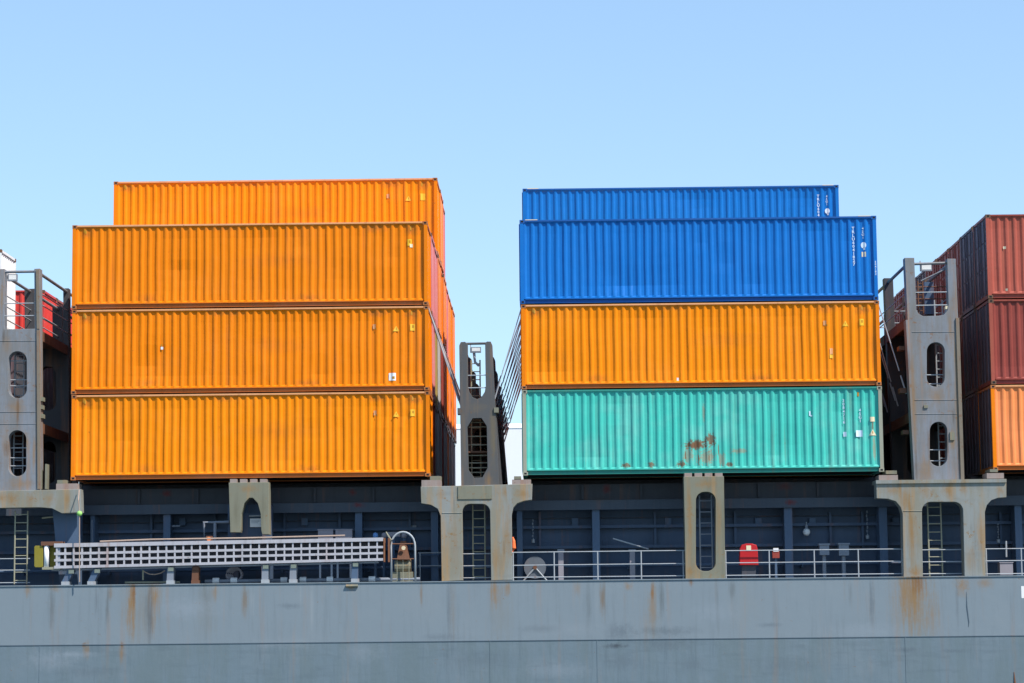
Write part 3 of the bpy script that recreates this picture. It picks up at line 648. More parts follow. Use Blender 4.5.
for py in (332, 400, 414): MB().ptube([(912+(py-332)*.04, py), (955+(py-332)*.035, py-.3)], -0.052, 0.012, 5).build('weld_bead', BRIDGE, br_r)
for q in ((899, 346, 905, 350), (900, 388, 906.5, 393), (903, 430, 909, 434)): lug(br_r, *q, 0.4, 0.9, RUSTY)
for q in ((950, 432, 954.5, 440), (924, 405, 928, 408)): lug(br_r, *q, -0.09, -0.052, PEDES)
# portal under it
out = [(876.5, 482.5), (1006, 480), (1006, 497), (998, 497.5)]+[(991, 500), (986.5, 505), (984.5, 512)]+[(985.5, 576), (965, 577), (963.5, 512)]+arc(954, 511, 9.5, 9.5, 0, -90, 6)+arc(931, 511, 9.5, 9.5, -90, -180, 6)+[(922.5, 577), (904, 577.5), (903, 514)]+[(901, 507), (896, 501), (888, 498.5), (877, 498)]
po = portal(out, []).build('bridge_portal', PORTAL, ship, label='grey frame stained yellow with rust under the right lashing bridge')
MB().pbox(876, 479.5, 1006.5, 483, YP-0.06, 0.7).build('top_plate', PORTAL, po)
pads(po, [(879, 475, 898, 480.5), (987, 473, 1004, 478.5), (886, 470.5, 897, 474), (990, 469, 998, 472)])
mb = MB(); ladder(mb, 935, 500, 577, 13, 0.35); mb.build('ladder', LADDERP, po)
rails(po, 922, 965, [(550, 549.5), (562, 561.5), (574, 573.5)], 0.2)
MB().ptube([(903.2, 511), (922, 511)], YP-0.004, 0.012, 5).build('weld_seam', PORTAL, po)

# --- middle lashing bridge
cut = [(485.5, 346), (486, 385)]+[(484.5, 392), (481, 397), (476, 399), (471.5, 396.5), (468, 391)]+[(467.3, 346)]
fm = [(459.2, 346), (460.5, 342.5), (463, 342), (466.8, 343)] + cut[::-1] + [(486, 342.5), (488, 341.5), (490.5, 342), (491.8, 345.5), (496, 410), (498.5, 485), (459, 487)]
fm = [(459.5, 345.5), (461, 342.3), (465, 342), (467.3, 344.5)] + [(467.6, 386), (469, 392), (472.5, 397.5), (477, 399.5), (481.5, 397.5), (485, 392), (486, 386)] + [(485.4, 344), (487, 341.7), (490.5, 341.8), (492, 345), (498.8, 485), (461.5, 486)]
octo = [(472.5, 418), (481.5, 417.7), (487, 426), (487.8, 468), (482.5, 477.7), (474, 478), (468.2, 470), (467, 427)]
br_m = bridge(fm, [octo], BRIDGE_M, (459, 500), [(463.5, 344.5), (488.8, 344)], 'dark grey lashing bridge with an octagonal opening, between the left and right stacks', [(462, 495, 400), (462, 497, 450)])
MB().pbox(457.5, 408, 460.5, 414, -0.1, 0.4).build('side_lug', BRIDGE_M, br_m); MB().pbox(494, 407.5, 498.5, 412.5, -0.1, 0.4).build('side_lug', PEDES, br_m)
rails(br_m, 466, 487, [(343.8, 343.4)], 0.1, r=0.045, mat=BRIDGE_M, name='cross_bar')
rails(br_m, 466.5, 487, [(375.5, 375), (388, 387.6)], 0.0)
for py in (422.5, 427, 436.5, 445, 455.5, 463, 467.8, 472.5): rails(br_m, 467, 488, [(py, py-.2)], 0.5, r=0.02, mat=LADDERP)
mb = MB(); ladder(mb, 476, 360, 480, 9, 1.3); mb.build('ladder', LADDERP, br_m)
MB().add([(W(491, 352, 0)[0], .45, W(491, 352, 0)[1]), (W(499.3, 485, 0)[0]+.1, .45, W(499, 485, 0)[1]), (W(491, 352, 0)[0], 19.9, W(491, 352, 0)[1]), (W(499.3, 485, 0)[0]+.1, 19.9, W(499, 485, 0)[1]),
          (W(489, 352, 0)[0], .45, W(489, 352, 0)[1]), (W(497.3, 485, 0)[0], .45, W(499, 485, 0)[1]), (W(489, 352, 0)[0], 19.9, W(491, 352, 0)[1]), (W(497.3, 485, 0)[0], 19.9, W(499, 485, 0)[1])],
         [(0, 1, 3, 2), (4, 6, 7, 5), (0, 2, 6, 4), (1, 5, 7, 3), (0, 4, 5, 1), (2, 3, 7, 6)]).build('side_web', BRIDGE_M, br_m)
floodlight(br_m, 471, 347, 481, 352.5, 0.3); MB().ptube([(474, 352.5), (475, 362), (479, 366)], 0.4, 0.05).build('lamp_arm', STEEL, br_m)
out = [(421, 487), (532, 484.2), (531.5, 499.5), (524, 500.5), (517, 503), (513, 507.5), (511.3, 515), (512, 579.5), (491.5, 580), (490.5, 514)]+arc(482, 512, 8.5, 8.5, 0, -90, 6)+arc(470, 512, 8, 8.5, -90, -180, 6)+[(462.5, 580), (442, 581), (441, 516), (438, 508.5), (431, 504.5), (421.5, 503)]
po = portal(out, []).build('bridge_portal', PORTAL, ship, label='grey frame under the dark middle lashing bridge')
MB().pbox(458, 486, 492, 499, YP-0.03, YP-0.001).build('doubler_plate', PEDES, po)
pads(po, [(421.5, 480, 441, 487.5), (512, 479.5, 531, 485), (430, 476, 441, 480), (514, 476.2, 521, 479)])
mb = MB(); ladder(mb, 479, 503, 580, 12, 0.35); mb.build('ladder', LADDERP, po)
rails(po, 462, 492, [(554, 553.6), (566, 565.6), (578, 577.6)], 0.2)
MB().ptube([(442, 513), (462, 512.8)], YP-0.004, 0.012, 5).build('weld_seam', PORTAL, po)

# --- left lashing bridge
fr = [(-7, 269), (40, 268.5), (40, 268.6)]
fr = [(-6.5, 269.5), (4, 269.2), (4, 329.5), (35, 329), (34.5, 269), (39.5, 268.8), (40.5, 490), (-5, 491)]
br_l = bridge(fr, [stadium(8, 351, 27, 398.5), stadium(8, 430, 26.5, 476.5)], BRIDGE, (0, 40), [(-1, 272), (37.5, 272)],
              'grey lashing bridge with two oblong openings cut by the left edge', [(-4, 39, 331), (-4, 39.5, 424)], rear=BRIDGE_D)
rails(br_l, 4, 35, [(272, 271.5)], 0.1, r=0.05, mat=BRIDGE, name='cross_bar')
rails(br_l, 4, 35, [(303.5, 303.2), (316, 315.6)], 0.0)
for py in (361, 380, 386, 448, 458, 466): rails(br_l, 8, 27, [(py, py-.2)], 0.3, r=0.02)
mb = MB(); ladder(mb, 19, 335, 488, 9, 0.9); mb.build('ladder', RAILP, br_l)
floodlight(br_l, 8, 274, 17, 281, 0.3)
for sx_ in (0, 38.5):
    mb = MB()
    for py in (292, 303, 316):
        x_, z_ = W(sx_, py, -.05); mb.tube([(x_, 0.4, z_), (x_, 4*FRAME_DY, z_)], 0.02)
    mb.build('railing', RAILP, br_l)
flange(br_l, 38.4, 330, 39.2, 489, 3.0, EDGE); flange(br_l, 37.6, 270, 38.4, 329, 2.6, EDGE)
for py in (341, 412, 424): MB().ptube([(-4, py), (36.3, py-.3)], -0.052, 0.012, 5).build('weld_bead', BRIDGE, br_l)
for q in ((38.5, 397, 43, 401), (38.5, 405, 42.5, 409), (38.5, 414, 43, 418), (40, 470, 42, 489), (45, 464, 47, 489)): lug(br_l, *q, 0.0, 0.35, PEDES)
out = [(-60, 492.5), (80, 489.5), (80.5, 512), (62, 513), (52, 508), (40, 507), (-20, 508), (-30, 512), (-31, 586), (-52, 586.5), (-52, 512), (-60, 510)]
po = portal(out, []).build('bridge_portal', PORTAL, ship, label='rust streaked grey frame under the left lashing bridge')
pads(po, [(56, 483.5, 77, 490), (57, 480, 66, 483.5)])
xa, xb, za, zb = BX(57, 512, 80, 584, 0.9)
MB().add([(xa-.1, 0.5, zb+.15), (xb, 0.5, zb+.15), (xb, 0.5, DZ), (xa+.2, 0.5, DZ), (xa-.1, 1.3, zb+.15), (xb, 1.3, zb+.15), (xb, 1.3, DZ), (xa+.2, 1.3, DZ)],
         [(0, 1, 2, 3), (7, 6, 5, 4), (0, 4, 5, 1), (1, 5, 6, 2), (2, 6, 7, 3), (3, 7, 4, 0)]).build('portal_leg', NAVYL, po)  # leg coloured blue to imitate the shade under the beam
mb = MB(); ladder(mb, 21, 511, 584, 12.5, 0.2); mb.build('ladder', LADDERP, po)
rails(po, -20, 30, [(559, 558.6), (570.5, 570), (583, 582.6)], 0.2, mat=RAILP)
MB().ptube([(42, 518), (58, 516.5)], 0.6, 0.03).build('grab_bar', LADDERP, po)

# --- pedestals
out = [(684, 477), (723.5, 476.5), (725, 579), (686, 579.5)]
pe = plate_mesh(out, [stadium(695.5, 491.5, 716, 571.5, r=9.0)], YP, PT, 0.012).build('container_pedestal', PEDES, ship, label='olive grey pedestal with an oblong ladder opening under the turquoise container')
for k in range(4):
    a = 684.5+k*10.2; MB().pbox(a, 473, a+7.5, 477, YP+0.02, 0.5).build('foundation_pad', PADM, pe)
mb = MB(); ladder(mb, 706, 495, 571, 12, 0.2, step=11); mb.build('ladder', GREYBOX, pe)
hole = [(240.5, 530), (241, 514), (244, 503), (249, 497.5), (253, 497.5), (258, 503), (261, 514), (261.5, 530)]
out = [(229, 483), (268.5, 482.5), (269, 534), (262.5, 534)]+hole[::-1]+[(240, 532), (230.5, 532)]
pe = plate_mesh(out, [], YP, PT, 0.012).build('container_pedestal', PEDES, ship, label='arched olive grey pedestal above the stowed gangway')
for k in range(4):
    a = 230+k*10; MB().pbox(a, 479, a+6.5, 483, YP+0.02, 0.5).build('foundation_pad', PADM, pe)
xa, xb, za, zb = BX(228, 512, 270, 584, 0.6)
plate_mesh([(228, 505), (271, 505), (271, 584), (262, 584), (261, 560), (257, 544), (250, 539), (243, 544), (239, 560), (238, 584), (228, 584)], [], 0.7, 0.6, 0.01).build('lower_leg', NAVY, pe)
MB().pbox(240, 513, 262, 538, 0.45, 0.69).build('leg_casing', NAVY, pe)

# --- railings along the deck edge
rails(ship, 511.5, 686, [(552.5, 550.5), (565.5, 563.5), (577.5, 575.8)], 0.0, posts=(513, 554, 597.5, 641, 683))
rails(ship, 724, 903.5, [(550.8, 549), (563, 561.2), (575.5, 573.7)], 0.0, posts=(725.5, 769, 814, 858, 902))
rails(ship, 984, 1070, [(549, 548), (561, 560), (574, 573)], 0.0, posts=(986, 1021, 1060))
rails(ship, 418, 442, [(553, 552.6), (566, 565.6)], 1.0, posts=(420,))
# air vents and pipes on deck
def vent(px, y0, w, head_h, mat, label):
    a, b_, c, d = BX(px-w/2, y0, px+w/2, y0+head_h, 1.45)
    v = MB().box(a, b_, 1.45, 1.8, c, d).build('air_vent', mat, ship, label=label)
    xm = (a+b_)/2; MB().tube([(xm, 1.62, DZ), (xm, 1.62, c)], 0.07, 8).build('vent_pipe', mat, v)
    MB().box(a-0.03, b_+0.03, 1.41, 1.84, d, d+0.05).build('vent_cap', mat, v)
vent(824.5, 545, 9.5, 10, GREYBOX, None); vent(844, 544.5, 10, 11, GREYBOX, None)
for px, y0 in ((561, 551), (632.5, 551)):
    a, b_, c, d = BX(px-2.6, y0, px+2.6, 580, 1.4)
    v = MB().box(a, b_, 1.4, 1.6, DZ+.02, d).build('vent_post', MAUVE, ship); MB().box(a-.03, b_+.03, 1.37, 1.63, d, d+.06).build('vent_cap', GREYBOX, v)
MB().tube([(W(205, 577, 0.3)[0], 0.3, DZ+0.12), (W(420, 577, 0.3)[0], 0.3, DZ+0.12)], 0.065, 8).build('deck_pipe', GREYBOX, ship)
for px in (216, 234, 284, 303, 330, 372): MB().disc((W(px, 577, 0.3)[0], 0.3, DZ+0.14), (1, 0, 0), 0.10, 0.22, 10).build('pipe_lagging', WHITE, ship)
MB().tube([(W(125, 577, 0.1)[0], 0.1, DZ+0.10), (W(180, 577, 0.1)[0], 0.1, DZ+0.10)], 0.035, 8).build('deck_pipe', LADDERP, ship)
mb = MB(); zz = DZ+0.55
mb.tube([(-40, YC-0.45, zz), (40, YC-0.45, zz)], 0.06, 8)
for q in range(-13, 14): mb.disc((q*3.0, YC-0.45, zz), (1, 0, 0), 0.10, 0.06, 10); mb.box(q*3.0-.04, q*3.0+.04, YC-0.47, YC-0.002, zz-0.12, zz-0.06)
mb.build('service_pipe', NAVYL, ship)
mb = MB(); z2 = W(600, 518, YC)[1]
mb.tube([(-40, YC-0.12, z2), (40, YC-0.12, z2)], 0.022, 6); mb.build('cable_conduit', NAVYM, ship)
for px in (183, 305, 455, 575, 668, 758, 812, 895):
    lugx, lz = W(px, 521, YC); MB().box(lugx-0.11, lugx+0.11, YC-0.16, YC-0.002, lz-0.16, lz+0.1).build('junction_box', NAVYL, ship)
# pipe frame behind the gangway
MB().ptube([(204, 562), (204, 522.5), (229, 522)], 0.6, 0.055, 8).build('pipe_frame', GREYBOX, ship)
MB().ptube([(215, 562), (215, 523)], 0.6, 0.055, 8).build('pipe_frame', GREYBOX, ship)
MB().ptube([(92, 520), (92, 548)], 1.5, 0.016).build('thin_pole', GREYBOX, ship)
MB().ptube([(172, 526), (180, 526)], 1.5, 0.02).build('thin_pole', GREYBOX, ship)
for k in range(2): MB().ptube([(418, 555+k*11), (440, 554.6+k*11)], 1.6, 0.022).build('thin_rail', NAVYL, ship)

# ------------------------------------------------------------------ gangway stowed on the left
GY = -0.42
gw = thing('gangway', (W(210, 584, 0)[0], 0, DZ), 'long white stowed gangway with rows of slots lying along the hull below the left stack', 'gangway')
def gline(f): return (54+f*(383-54), 0)
def gtop(px): return 543.5+(537.5-543.5)*((px-54)/329)
def gbot(px): return 568.6+(560.6-568.6)*((px-54)/329)
def strip(f0, f1, Y0, Y1, mb, x0=54, x1=383, sag=True):
    n = 12; vs = []; fs = []
    for i in range(n+1):
        px = x0+(x1-x0)*i/n; t, b_ = gtop(px), gbot(px)
        for f in (f0, f1):
            x, z = W(px, t+(b_-t)*f, GY); vs += [(x, Y0, z), (x, Y1, z)]
    for i in range(n):
        a = 4*i; b_ = a+4
        fs += [(a, b_, b_+2, a+2), (a+1, a+3, b_+3, b_+1), (a, a+1, b_+1, b_), (a+2, b_+2, b_+3, a+3)]
    fs += [(0, 2, 3, 1), (4*n, 4*n+1, 4*n+3, 4*n+2)]
    mb.add(vs, fs)
mb = MB(); strip(0.0, 0.155, GY, GY+0.16, mb); mb.build('side_rail', ALU, gw)
mb = MB(); strip(0.89, 1.0, GY, GY+0.16, mb); mb.build('side_rail', ALU, gw)
mb = MB(); strip(0.36, 0.46, GY+0.02, GY+0.08, mb); mb.build('tread_bar', ALU, gw)
mb = MB(); strip(0.62, 0.72, GY+0.02, GY+0.08, mb); mb.build('tread_bar', ALU, gw)
mb = MB(); strip(1.02, 1.09, GY+0.25, GY+0.6, mb, 50, 378); mb.build('keel_beam', ALUD, gw)
N = 39
for k in range(N):
    px = 54+(383-54)*(k+0.3)/N; t, b_ = gtop(px), gbot(px); mb = MB()
    a = W(px-0.75, t+1, GY); b2 = W(px+0.75, b_-1, GY)
    mb.box(a[0], b2[0], GY+0.025, GY+0.09, b2[1], a[1]); mb.build('tread', ALU, gw)
for k in range(14):
    px = 60+k*24
    pass
mb = MB(); strip(0.0, 0.10, GY+0.17, GY+0.41, mb); strip(0.9, 1.0, GY+0.17, GY+0.41, mb); mb.build('inner_rail', ALUD, gw)
mb = MB(); strip(0.0, 1.0, GY+0.42, GY+0.44, mb); mb.build('shade_backing', NAVYD, gw)  # dark sheet added to imitate the shade seen through the slots
# end platform: yellow guards, white roller
def capsule(px0, py0, px1, py1, Y, depth, mat, nm):
    st = stadium(px0, py0, px1, py1, r=1.4); return plate_mesh(st, [], Y, depth, 0.01).build(nm, mat, gw)
capsule(34.5, 546, 42.5, 567, GY+0.06, 0.5, YELLOW, 'end_guard'); capsule(50, 546, 55, 567, GY+0.3, 0.3, YELLOW, 'end_guard')
x, z0_ = W(45.5, 568, GY); z1_ = W(45.5, 545, GY)[1]
MB().tube([(x, GY+0.12, z0_), (x, GY+0.12, z1_)], 0.085, 12).build('roller', WHITE, gw, smooth=True)
MB().pbox(41, 541.5, 62, 545.5, GY+0.02, GY+0.5).build('end_frame', RUSTY, gw); MB().pbox(42, 567, 60, 569.5, GY+0.02, GY+0.5).build('end_frame', LADDERP, gw)
MB().pbox(56.5, 545, 60, 567, GY+0.05, GY+0.3).build('end_frame', ALUD, gw)
for px in (383.5, 388):
    MB().pbox(px, 538, px+1.6, 562, GY+0.05, GY+0.4).build('end_frame', RUSTY, gw)
MB().ptube([(100, 541.5), (150, 539.5), (245, 538), (345, 535.5)], GY+0.1, 0.03).build('hand_line', ROPE, gw)
# supports below (chocks standing on the deck edge)
for i, (px, kind) in enumerate(((65, 's'), (91, 's'), (170, 'v'), (195, 'r'), (265, 'v'), (293, 'v'), (355, 'b'))):
    mt = {'s': NAVYL, 'v': GREYBOX, 'r': RUSTY, 'b': NAVYL}[kind]
    c_lab = {65: 'slanted blue gangway chock nearest the yellow end', 91: 'second slanted blue gangway chock from the yellow end', 170: 'grey gangway chock beside the hanging line', 195: 'orange rusty gangway chock',
             265: 'grey gangway chock below the arched pedestal', 293: 'grey gangway chock right of the arched pedestal', 355: 'blue gangway chock nearest the hoop rail'}[px]
    x, _ = W(px, 575, GY); zt = W(px, gbot(px)+1.0, GY)[1]
    t = thing('gangway_chock', (x, -0.2, DZ), c_lab, 'support', 'chocks under the gangway')
    sl = 0.18 if kind == 's' else 0.0; w = 0.11
    MB().add([(x-w-.02, -0.3, DZ+0.15), (x+w-.02, -0.3, DZ+0.15), (x+w+sl, -0.3, zt), (x-w+sl, -0.3, zt), (x-w-.02, 0.1, DZ+0.15), (x+w-.02, 0.1, DZ+0.15), (x+w+sl, 0.1, zt), (x-w+sl, 0.1, zt)],
             [(0, 1, 2, 3), (7, 6, 5, 4), (0, 4, 5, 1), (1, 5, 6, 2), (2, 6, 7, 3), (3, 7, 4, 0)]).build('upright', mt, t)
    MB().box(x-0.14, x+0.12, -0.34, 0.12, DZ+0.036, DZ+0.15).build('foot', RAILP if kind != 'r' else RUSTY, t)
    MB().box(x-0.08+sl, x+0.10+sl, -0.335, -0.302, zt-0.14, zt-0.02).build('clamp', CREAM if kind != 'r' else RUSTY, t)

# rusty upper part of the orange chock above the gangway, davit drum
# hoop rail with winch at the gangway's right end
hx = W(403, 580, 0)[0]
hp = thing('hoop_rail', (hx, 0, DZ), 'pale arched hoop rail standing on deck at the right end of the gangway', 'rail')
def hoop(Y, r, nm, mat):
    pts = [(391.5, 581), (391, 548)]+[(403+12*math.cos(rad(a)), 546+14*math.sin(rad(a))) for a in range(180, 361, 15)]+[(415, 548), (415.5, 581)]
    MB().ptube(pts, Y, r, 8).build(nm, mat, hp, smooth=True)
hoop(-0.2, 0.035, 'hoop', RAILP); hoop(0.25, 0.03, 'hoop', LADDERP)
for py in (544, 559): MB().ptube([(391, py), (415, py-.2)], -0.19, 0.025).build('cross_bar', RUSTY, hp)
mb = MB()
for px in (397, 403, 409): mb.ptube([(px, 581), (px, 560)], -0.15, 0.012, 5)
mb.build('guard_wire', LADDERP, hp)
MB().ptube([(386, 532), (391, 540), (388, 546)], -0.1, 0.03).build('hook_rail', LADDERP, hp)
wi = thing('deck_winch', (W(403, 580, 0.5)[0], 0.5, DZ), 'rusty brown winch inside the arched hoop rail', 'winch')
MB().add([(W(397, 560, .4)[0], 0.25, W(397, 560, .4)[1]), (W(410, 560, .4)[0], 0.25, W(410, 560, .4)[1]), (W(406, 541, .4)[0], 0.4, W(406, 541, .4)[1]), (W(400.5, 541, .4)[0], 0.4, W(400, 541, .4)[1]),
          (W(397, 560, .4)[0], 0.8, W(397, 560, .4)[1]), (W(410, 560, .4)[0], 0.8, W(410, 560, .4)[1]), (W(406, 541, .4)[0], 0.7, W(406, 541, .4)[1]), (W(400.5, 541, .4)[0], 0.7, W(400, 541, .4)[1])],
         [(0, 1, 2, 3), (7, 6, 5, 4), (0, 4, 5, 1), (1, 5, 6, 2), (2, 6, 7, 3), (3, 7, 4, 0)]).build('winch_head', RUSTY, wi)
x, z = W(403, 566, .5); MB().disc((x, 0.55, z), (1, 0, 0), 0.24, 0.55, 16).build('drum', PEDES, wi)
MB().box(x-.35, x+.35, 0.25, 0.85, DZ+0.02, z-0.2).build('winch_base', PEDES, wi)
x, z = W(403.5, 548, 0.2); MB().disc((x, 0.22, z), (0, 1, 0), 0.07, 0.05, 12).build('knob', CREAM, wi)

# ------------------------------------------------------------------ small loose things
def boxthing(name, px0, py0, px1, py1, Y, dep, mat, label, cat, group=None, partname='body', stand=True):
    a, b_, c, d = BX(px0, py0, px1, py1, Y)
    t = thing(name, ((a+b_)/2, Y, c), label, cat, group)
    bm = bmesh.new()
    MB().box(a, b_, Y, Y+dep, c, d).build(partname, mat, t)
    return t, (a, b_, c, d)
# red hose box
a, b_, c, d = BX(740, 544.5, 757.5, 564.5, 0.12)
t = thing('hose_box', ((a+b_)/2, 0.12, c), 'red fire hose box with white patch hung behind the railing', 'box')
w = b_-a
outl = [(740.5, 549), (742, 545.5), (746, 544.2), (752, 544.2), (756, 545.5), (757, 549), (757.8, 564.5), (740.2, 564.5)]
plate_mesh(outl, [], 0.12, 0.36, 0.02).build('body', REDB, t)
a2, b2, c2, d2 = BX(746.3, 545.5, 751, 550.5, 0.12); MB().box(a2, b2, 0.105, 0.119, c2, d2).build('label_plate', CREAM, t)
MB().box(a+0.06, b_-0.06, 0.22, 0.34, DZ+0.02, c).build('stand', NAVYD, t)
# small dark red box
t, q = boxthing('valve_box', 772.5, 551, 779.5, 558, 0.9, 0.25, MAROON, 'small dark red valve box with white plate behind the railing', 'box')
MB().box(q[0]+.03, q[1]-.03, 0.885, 0.899, q[3]-.02, q[3]+.10).build('label_plate', WHITE, t)
MB().box((q[0]+q[1])/2-.04, (q[0]+q[1])/2+.04, 0.98, 1.06, DZ+.02, q[2]).build('stand', NAVYL, t)
# lamps
def bulb(px, py0, py1, Y, r, label, group):
    x, z = W(px, py1, Y); zt = W(px, py0, Y)[1]
    t = thing('deck_lamp', (x, Y, z-r), label, 'lamp', group)
    pts = []; rr = []
    for k in range(9):
        a = -math.pi/2+math.pi*k/8*0.92; pts.append((x, Y, z+r*math.sin(a))); rr.append(max(0.01, r*math.cos(a)))
    MB().tube(pts, rr, 12).build('globe', WHITE, t, smooth=True)
    MB().tube([(x, Y, z+r*0.8), (x, Y, z+r*1.9)], 0.05, 8).build('socket', GREYBOX, t)
    MB().tube([(x, Y, z+r*1.8), (x, Y, zt)], 0.018).build('lead', RAILP, t)
bulb(806.5, 522, 532, YC-0.35, 0.13, 'white globe lamp hanging on the dark blue coaming above the railing', None)
for (px, y0, y1, Y, lb) in ((867.5, 510, 537, YC-0.3, 'knotted chain hanging on the coaming near the right portal'), (533, 519, 541, YC-0.3, 'thin chain with pale end hanging on the coaming near the middle portal'), (998.5, 523, 541, YC-0.3, 'short chain hanging on the coaming near the right edge')):
    x, z = W(px, y1, Y); t = thing('hanging_chain', (x, Y, z), lb, 'chain')
    zt = W(px, y0, Y)[1]; n = 7; mb = MB()
    for k in range(n):
        za_ = z+(zt-z)*(k+.1)/n; zb_ = z+(zt-z)*(k+.9)/n; mb.tube([(x, Y, za_), (x+0.01*(-1)**k, Y, (za_+zb_)/2), (x, Y, zb_)], [0.016, 0.034, 0.016])
    mb.build('links', GREYBOX, t); MB().disc((x, Y, z), (0, 0, 1), 0.06, 0.12, 8).build('end_weight', RAILP, t)
# orange vest-like bundle, hose reel, pole
mb = MB(); pts = [W(512.5, 537, 0.5), W(513.5, 541, 0.5), W(513.5, 548, 0.5), W(512, 552, 0.5)]
tag(MB().tube([(p_[0], 0.5, p_[1]) for p_ in pts], [0.03, 0.06, 0.085, 0.04], 8).build('orange_bundle', ORGVEST), 'small orange bundle hung beside the middle portal leg', 'bundle')
x, z = W(535, 567.5, 1.30)
t = thing('hose_reel', (x, 1.30, DZ), 'pale round hose reel standing behind the railing beside the middle portal', 'reel')
MB().disc((x, 1.37, z), (0, 1, 0), 0.38, 0.05, 24).build('flange', REELG, t); MB().disc((x, 1.52, z), (0, 1, 0), 0.30, 0.3, 20).build('hose_coil', GREYBOX, t); MB().disc((x, 1.68, z), (0, 1, 0), 0.38, 0.05, 24).build('flange', REELG, t)
for s in (-1, 1): MB().tube([(x+s*0.42, 1.33, DZ+.02), (x, 1.31, z)], 0.03).build('leg', RAILP, t)
MB().disc((x, 1.31, z), (0, 1, 0), 0.07, 0.06, 10).build('hub', RUSTY, t)
tag(MB().ptube([(613, 538.5), (648.5, 549)], 1.2, 0.026).build('boat_pole', RAILP), 'pale pole leaning aslant against the dark coaming above the railing', 'pole')
# pale boxes above the gangway
for i, (a0, a1, lb) in enumerate(((318, 333, 'mauve box behind the gangway, left one of the pair'), (335.5, 352, 'mauve box behind the gangway, right one of the pair'))):
    t, q = boxthing('cable_box', a0, 530, a1, 540, 1.0, 0.3, MAUVE, lb, 'box', 'pair of mauve boxes')
    MB().box(q[0]-.02, q[1]+.02, 0.98, 1.32, q[3], q[3]+.03).build('lid', MAUVE, t)
    for s in (q[0]+.06, q[1]-.06): MB().box(s-.03, s+.03, 1.1, 1.16, DZ+.02, q[2]).build('leg', NAVYL, t)
t, q = boxthing('cable_box', 386.5, 532, 399.5, 536.5, 1.3, 0.3, MAUVE, 'flat pale box between two round caps above the hoop rail', 'box')
MB().box((q[0]+q[1])/2-.05, (q[0]+q[1])/2+.05, 1.4, 1.5, DZ+.02, q[2]).build('stand', NAVYL, t)
for px, lb, mt in ((384, 'pale round vent cap left of the flat box', MAUVE), (404, 'pale round vent cap right of the flat box', MAUVE), (375.5, 'small light blue cap behind the gangway end', BLUELT)):
    x, z = W(px, 535, 1.3); t = thing('vent_cap', (x, 1.3, DZ), lb, 'vent', 'round caps above the gangway')
    MB().tube([(x, 1.3, z-.1), (x, 1.3, z), (x, 1.3, z+.06), (x, 1.3, z+.09)], [0.085, 0.095, 0.07, 0.01], 12).build('cap', mt, t, smooth=True); MB().tube([(x, 1.3, DZ+.02), (x, 1.3, z-.1)], 0.05, 8).build('pipe', NAVYL, t)
tag(MB().pbox(409, 525.5, 416.5, 528, YC-0.05, YC-0.005).build('name_plate', RAILP), 'small pale plate fixed to the coaming above the hoop rail', 'plate')
# white notice in the arch of the pedestal
t, q = boxthing('notice_board', 250, 518.5, 261, 527, 0.38, 0.05, WHITE, 'white notice board with grey lines inside the arched pedestal', 'sign', partname='board')
for k in range(3):
    zz = q[3]-0.05-k*0.045
    MB().box(q[0]+.04, q[1]-.05-0.05*(k == 2), 0.374, 0.379, zz-.012, zz).build('print_line', GREYBOX, t)
MB().ptube([(249, 516), (267, 515.5), (267, 526)], 0.36, 0.03).build('bracket', RAILP, t)
# hanging line with float
x, z = W(79.5, 513.5, -0.6)
t = thing('hanging_line', (x, -0.6, z), 'thin line with a green float hanging from the deck edge beside the left stack', 'rope')
MB().tube([(W(77.5, 490, -.6)[0], -0.33, W(77.5, 490, -.33)[1]), (W(78.5, 500, -.6)[0], -0.6, W(78.5, 500, -.6)[1]), (x, -0.6, z), (W(79.5, 540, -.6)[0], -0.62, W(79.5, 540, -.6)[1]), (W(79.5, 582, -.6)[0], -0.6, W(79.5, 582, -.6)[1])], 0.018).build('line', ROPE, t)
MB().tube([(x, -0.6, z-.09), (x, -0.6, z-.06), (x, -0.6, z), (x, -0.6, z+.06), (x, -0.6, z+.09)], [.02, .075, .095, .075, .02], 10).build('float', GREENF, t, smooth=True)
# safety line loop and coiled hose under the gangway
tag(MB().ptube([(143, 580), (143, 570)], 0.0, 0.03).build('line_post', LADDERP), 'short yellowed post under the gangway', 'post')
tag(MB().ptube([(143, 571), (149, 574), (155, 574.5), (161, 573), (165, 570.5)], 0.0, 0.02).build('slack_line', ROPE), 'slack pale line sagging under the gangway', 'rope')
mb = MB(); x, z = W(234, 574, 0.45)
for k in range(4): 
    mb.tube([(x+0.26*math.cos(q)*(1-.1*k)+.03*k, 0.45+0.05*k, z-.02+0.24*math.sin(q)*(1-.1*k)) for q in [2*math.pi*j/16 for j in range(17)]], 0.04)
tag(mb.build('coiled_hose', MAUVE), 'coil of grey hose lying on deck under the gangway', 'hose')
# upper bit of orange fitting over the gangway at the rusty chock
t, q = boxthing('sheave_block', 206.0, 536, 212, 542, -0.1, 0.2, RUSTY, 'orange rusty sheave block on top of the gangway', 'block')
MB().disc(((q[0]+q[1])/2, -0.12, (q[2]+q[3])/2), (0, 1, 0), 0.07, 0.05, 12).build('sheave', SALMON, t)
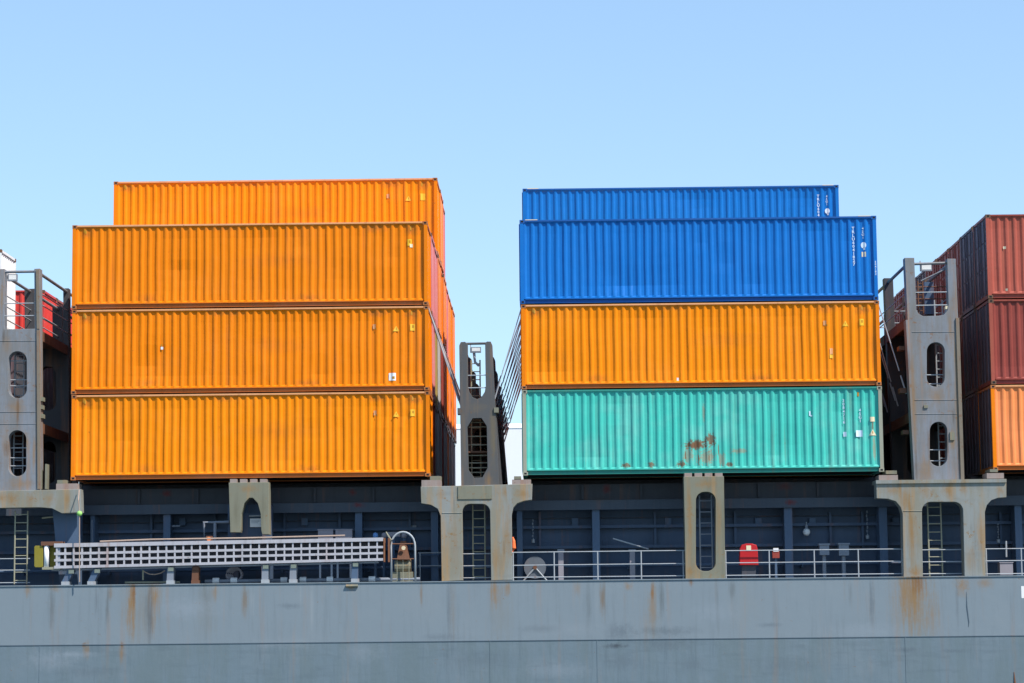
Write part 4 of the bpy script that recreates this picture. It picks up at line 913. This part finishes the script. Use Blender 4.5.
# bollard-like mauve box at right edge and standing pole
t, q = boxthing('deck_locker', 1000, 563, 1013, 575, 0.8, 0.4, MAUVE, 'mauve deck locker behind the railing at the right edge', 'locker')
MB().box(q[0]-.02, q[1]+.02, 0.78, 1.22, q[3], q[3]+.03).build('lid', MAUVE, t); MB().box(q[0], q[1], 0.85, 1.15, DZ+.02, q[2]).build('plinth', NAVYL, t)
tag(MB().ptube([(1006, 541), (1006.3, 557)], 0.9, 0.03).build('short_pole', RAILP), 'short pale pole upright behind the railing at the right edge', 'pole')
tag(MB().tube([(W(352, 590, YH)[0]-.2, YH-.03, W(352, 586, YH)[1]), (W(352, 590, YH)[0]+.2, YH-.03, W(352, 586, YH)[1])], 0.05, 8).build('fender_lug', PEDES), 'small rusty lug on the hull below the gangway', 'fitting')

# ------------------------------------------------------------------ lashing rods
def rod(p, q, mat, label, group):
    p, q = Vector(p), Vector(q); t = thing('lashing_rod', p, label, 'rod', group)
    MB().tube([p, p.lerp(q, 0.2)], 0.026, 6).build('turnbuckle', STEEL, t); MB().tube([p.lerp(q, 0.25), q], 0.02, 6).build('bar', mat, t)
zA = W(495, 385, 0)[1]; xBR = W(494, 400, 0)[0]; xBL = W(460, 400, 0)[0]
zI = Z0+2*TP-0.05
for r in range(9):
    for j, yo in enumerate((0.25, WD-0.25)):
        y = r*RP+yo
        rod((xBR+0.02, y, zA-0.45+(0.45 if j else 0)), (X1+0.02, y+(0.12 if j else -0.12), zI), STEEL, 'steel lashing rod slanting from the middle bridge up to the right stack', 'lashing rods between middle bridge and right stack')
        rod((xBL-0.05, y, zA-0.5+(0.4 if j else 0)), (X0+L-0.02, y+(0.12 if j else -0.12), zI), STEEL, 'steel lashing rod slanting from the middle bridge up to the left stack', 'lashing rods between middle bridge and left stack')
xBR = W(908, 400, 0)[0]; zA = W(908, 400, 0)[1]
for r in range(5):
    for j, yo in enumerate((0.25, WD-0.25)):
        y = r*RP+yo
        rod((xBR+0.02, y+0.2, zA+(0.0 if j else 0.25)), (X1+L-0.02, y, zI), STEEL, 'rod slanting from the right bridge up to the right stack', 'lashing rods between right bridge and right stack')

# ------------------------------------------------------------------ light
sd = Vector((0.48, -0.37, 0.79)).normalized()
el = math.asin(sd.z); az = math.atan2(sd.x, sd.y)
sl = bpy.data.lights.new('sun', 'SUN'); so = bpy.data.objects.new('sun', sl); COL.objects.link(so)
so.rotation_euler = sd.to_track_quat('Z', 'Y').to_euler(); so.location = (60, -60, 90)
sl.energy = 4.3; sl.angle = rad(0.5); sl.color = (1.0, 0.94, 0.86)
w = bpy.data.worlds.new('World'); S.world = w; w.use_nodes = True; nt = w.node_tree
bg = nt.nodes['Background']; sk = nod(nt, 'ShaderNodeTexSky', sky_type='NISHITA'); sk.sun_disc = False
sk.sun_elevation = el; sk.sun_rotation = az; sk.air_density = 1.0; sk.dust_density = 0.2; sk.ozone_density = 2.0; sk.altitude = 0
gm = nod(nt, 'ShaderNodeGamma'); gm.inputs[1].default_value = 0.6; nt.links.new(sk.outputs[0], gm.inputs[0])
nt.links.new(mixc(nt, 1.0, gm.outputs[0], (1.46, 1.80, 2.12), 'MULTIPLY'), bg.inputs[0]); bg.inputs[1].default_value = 0.12
S.view_settings.view_transform = 'Standard'; S.view_settings.look = 'None'; S.view_settings.exposure = 0.6; S.view_settings.gamma = 1
S.cycles.max_bounces = 6; S.cycles.use_denoising = True
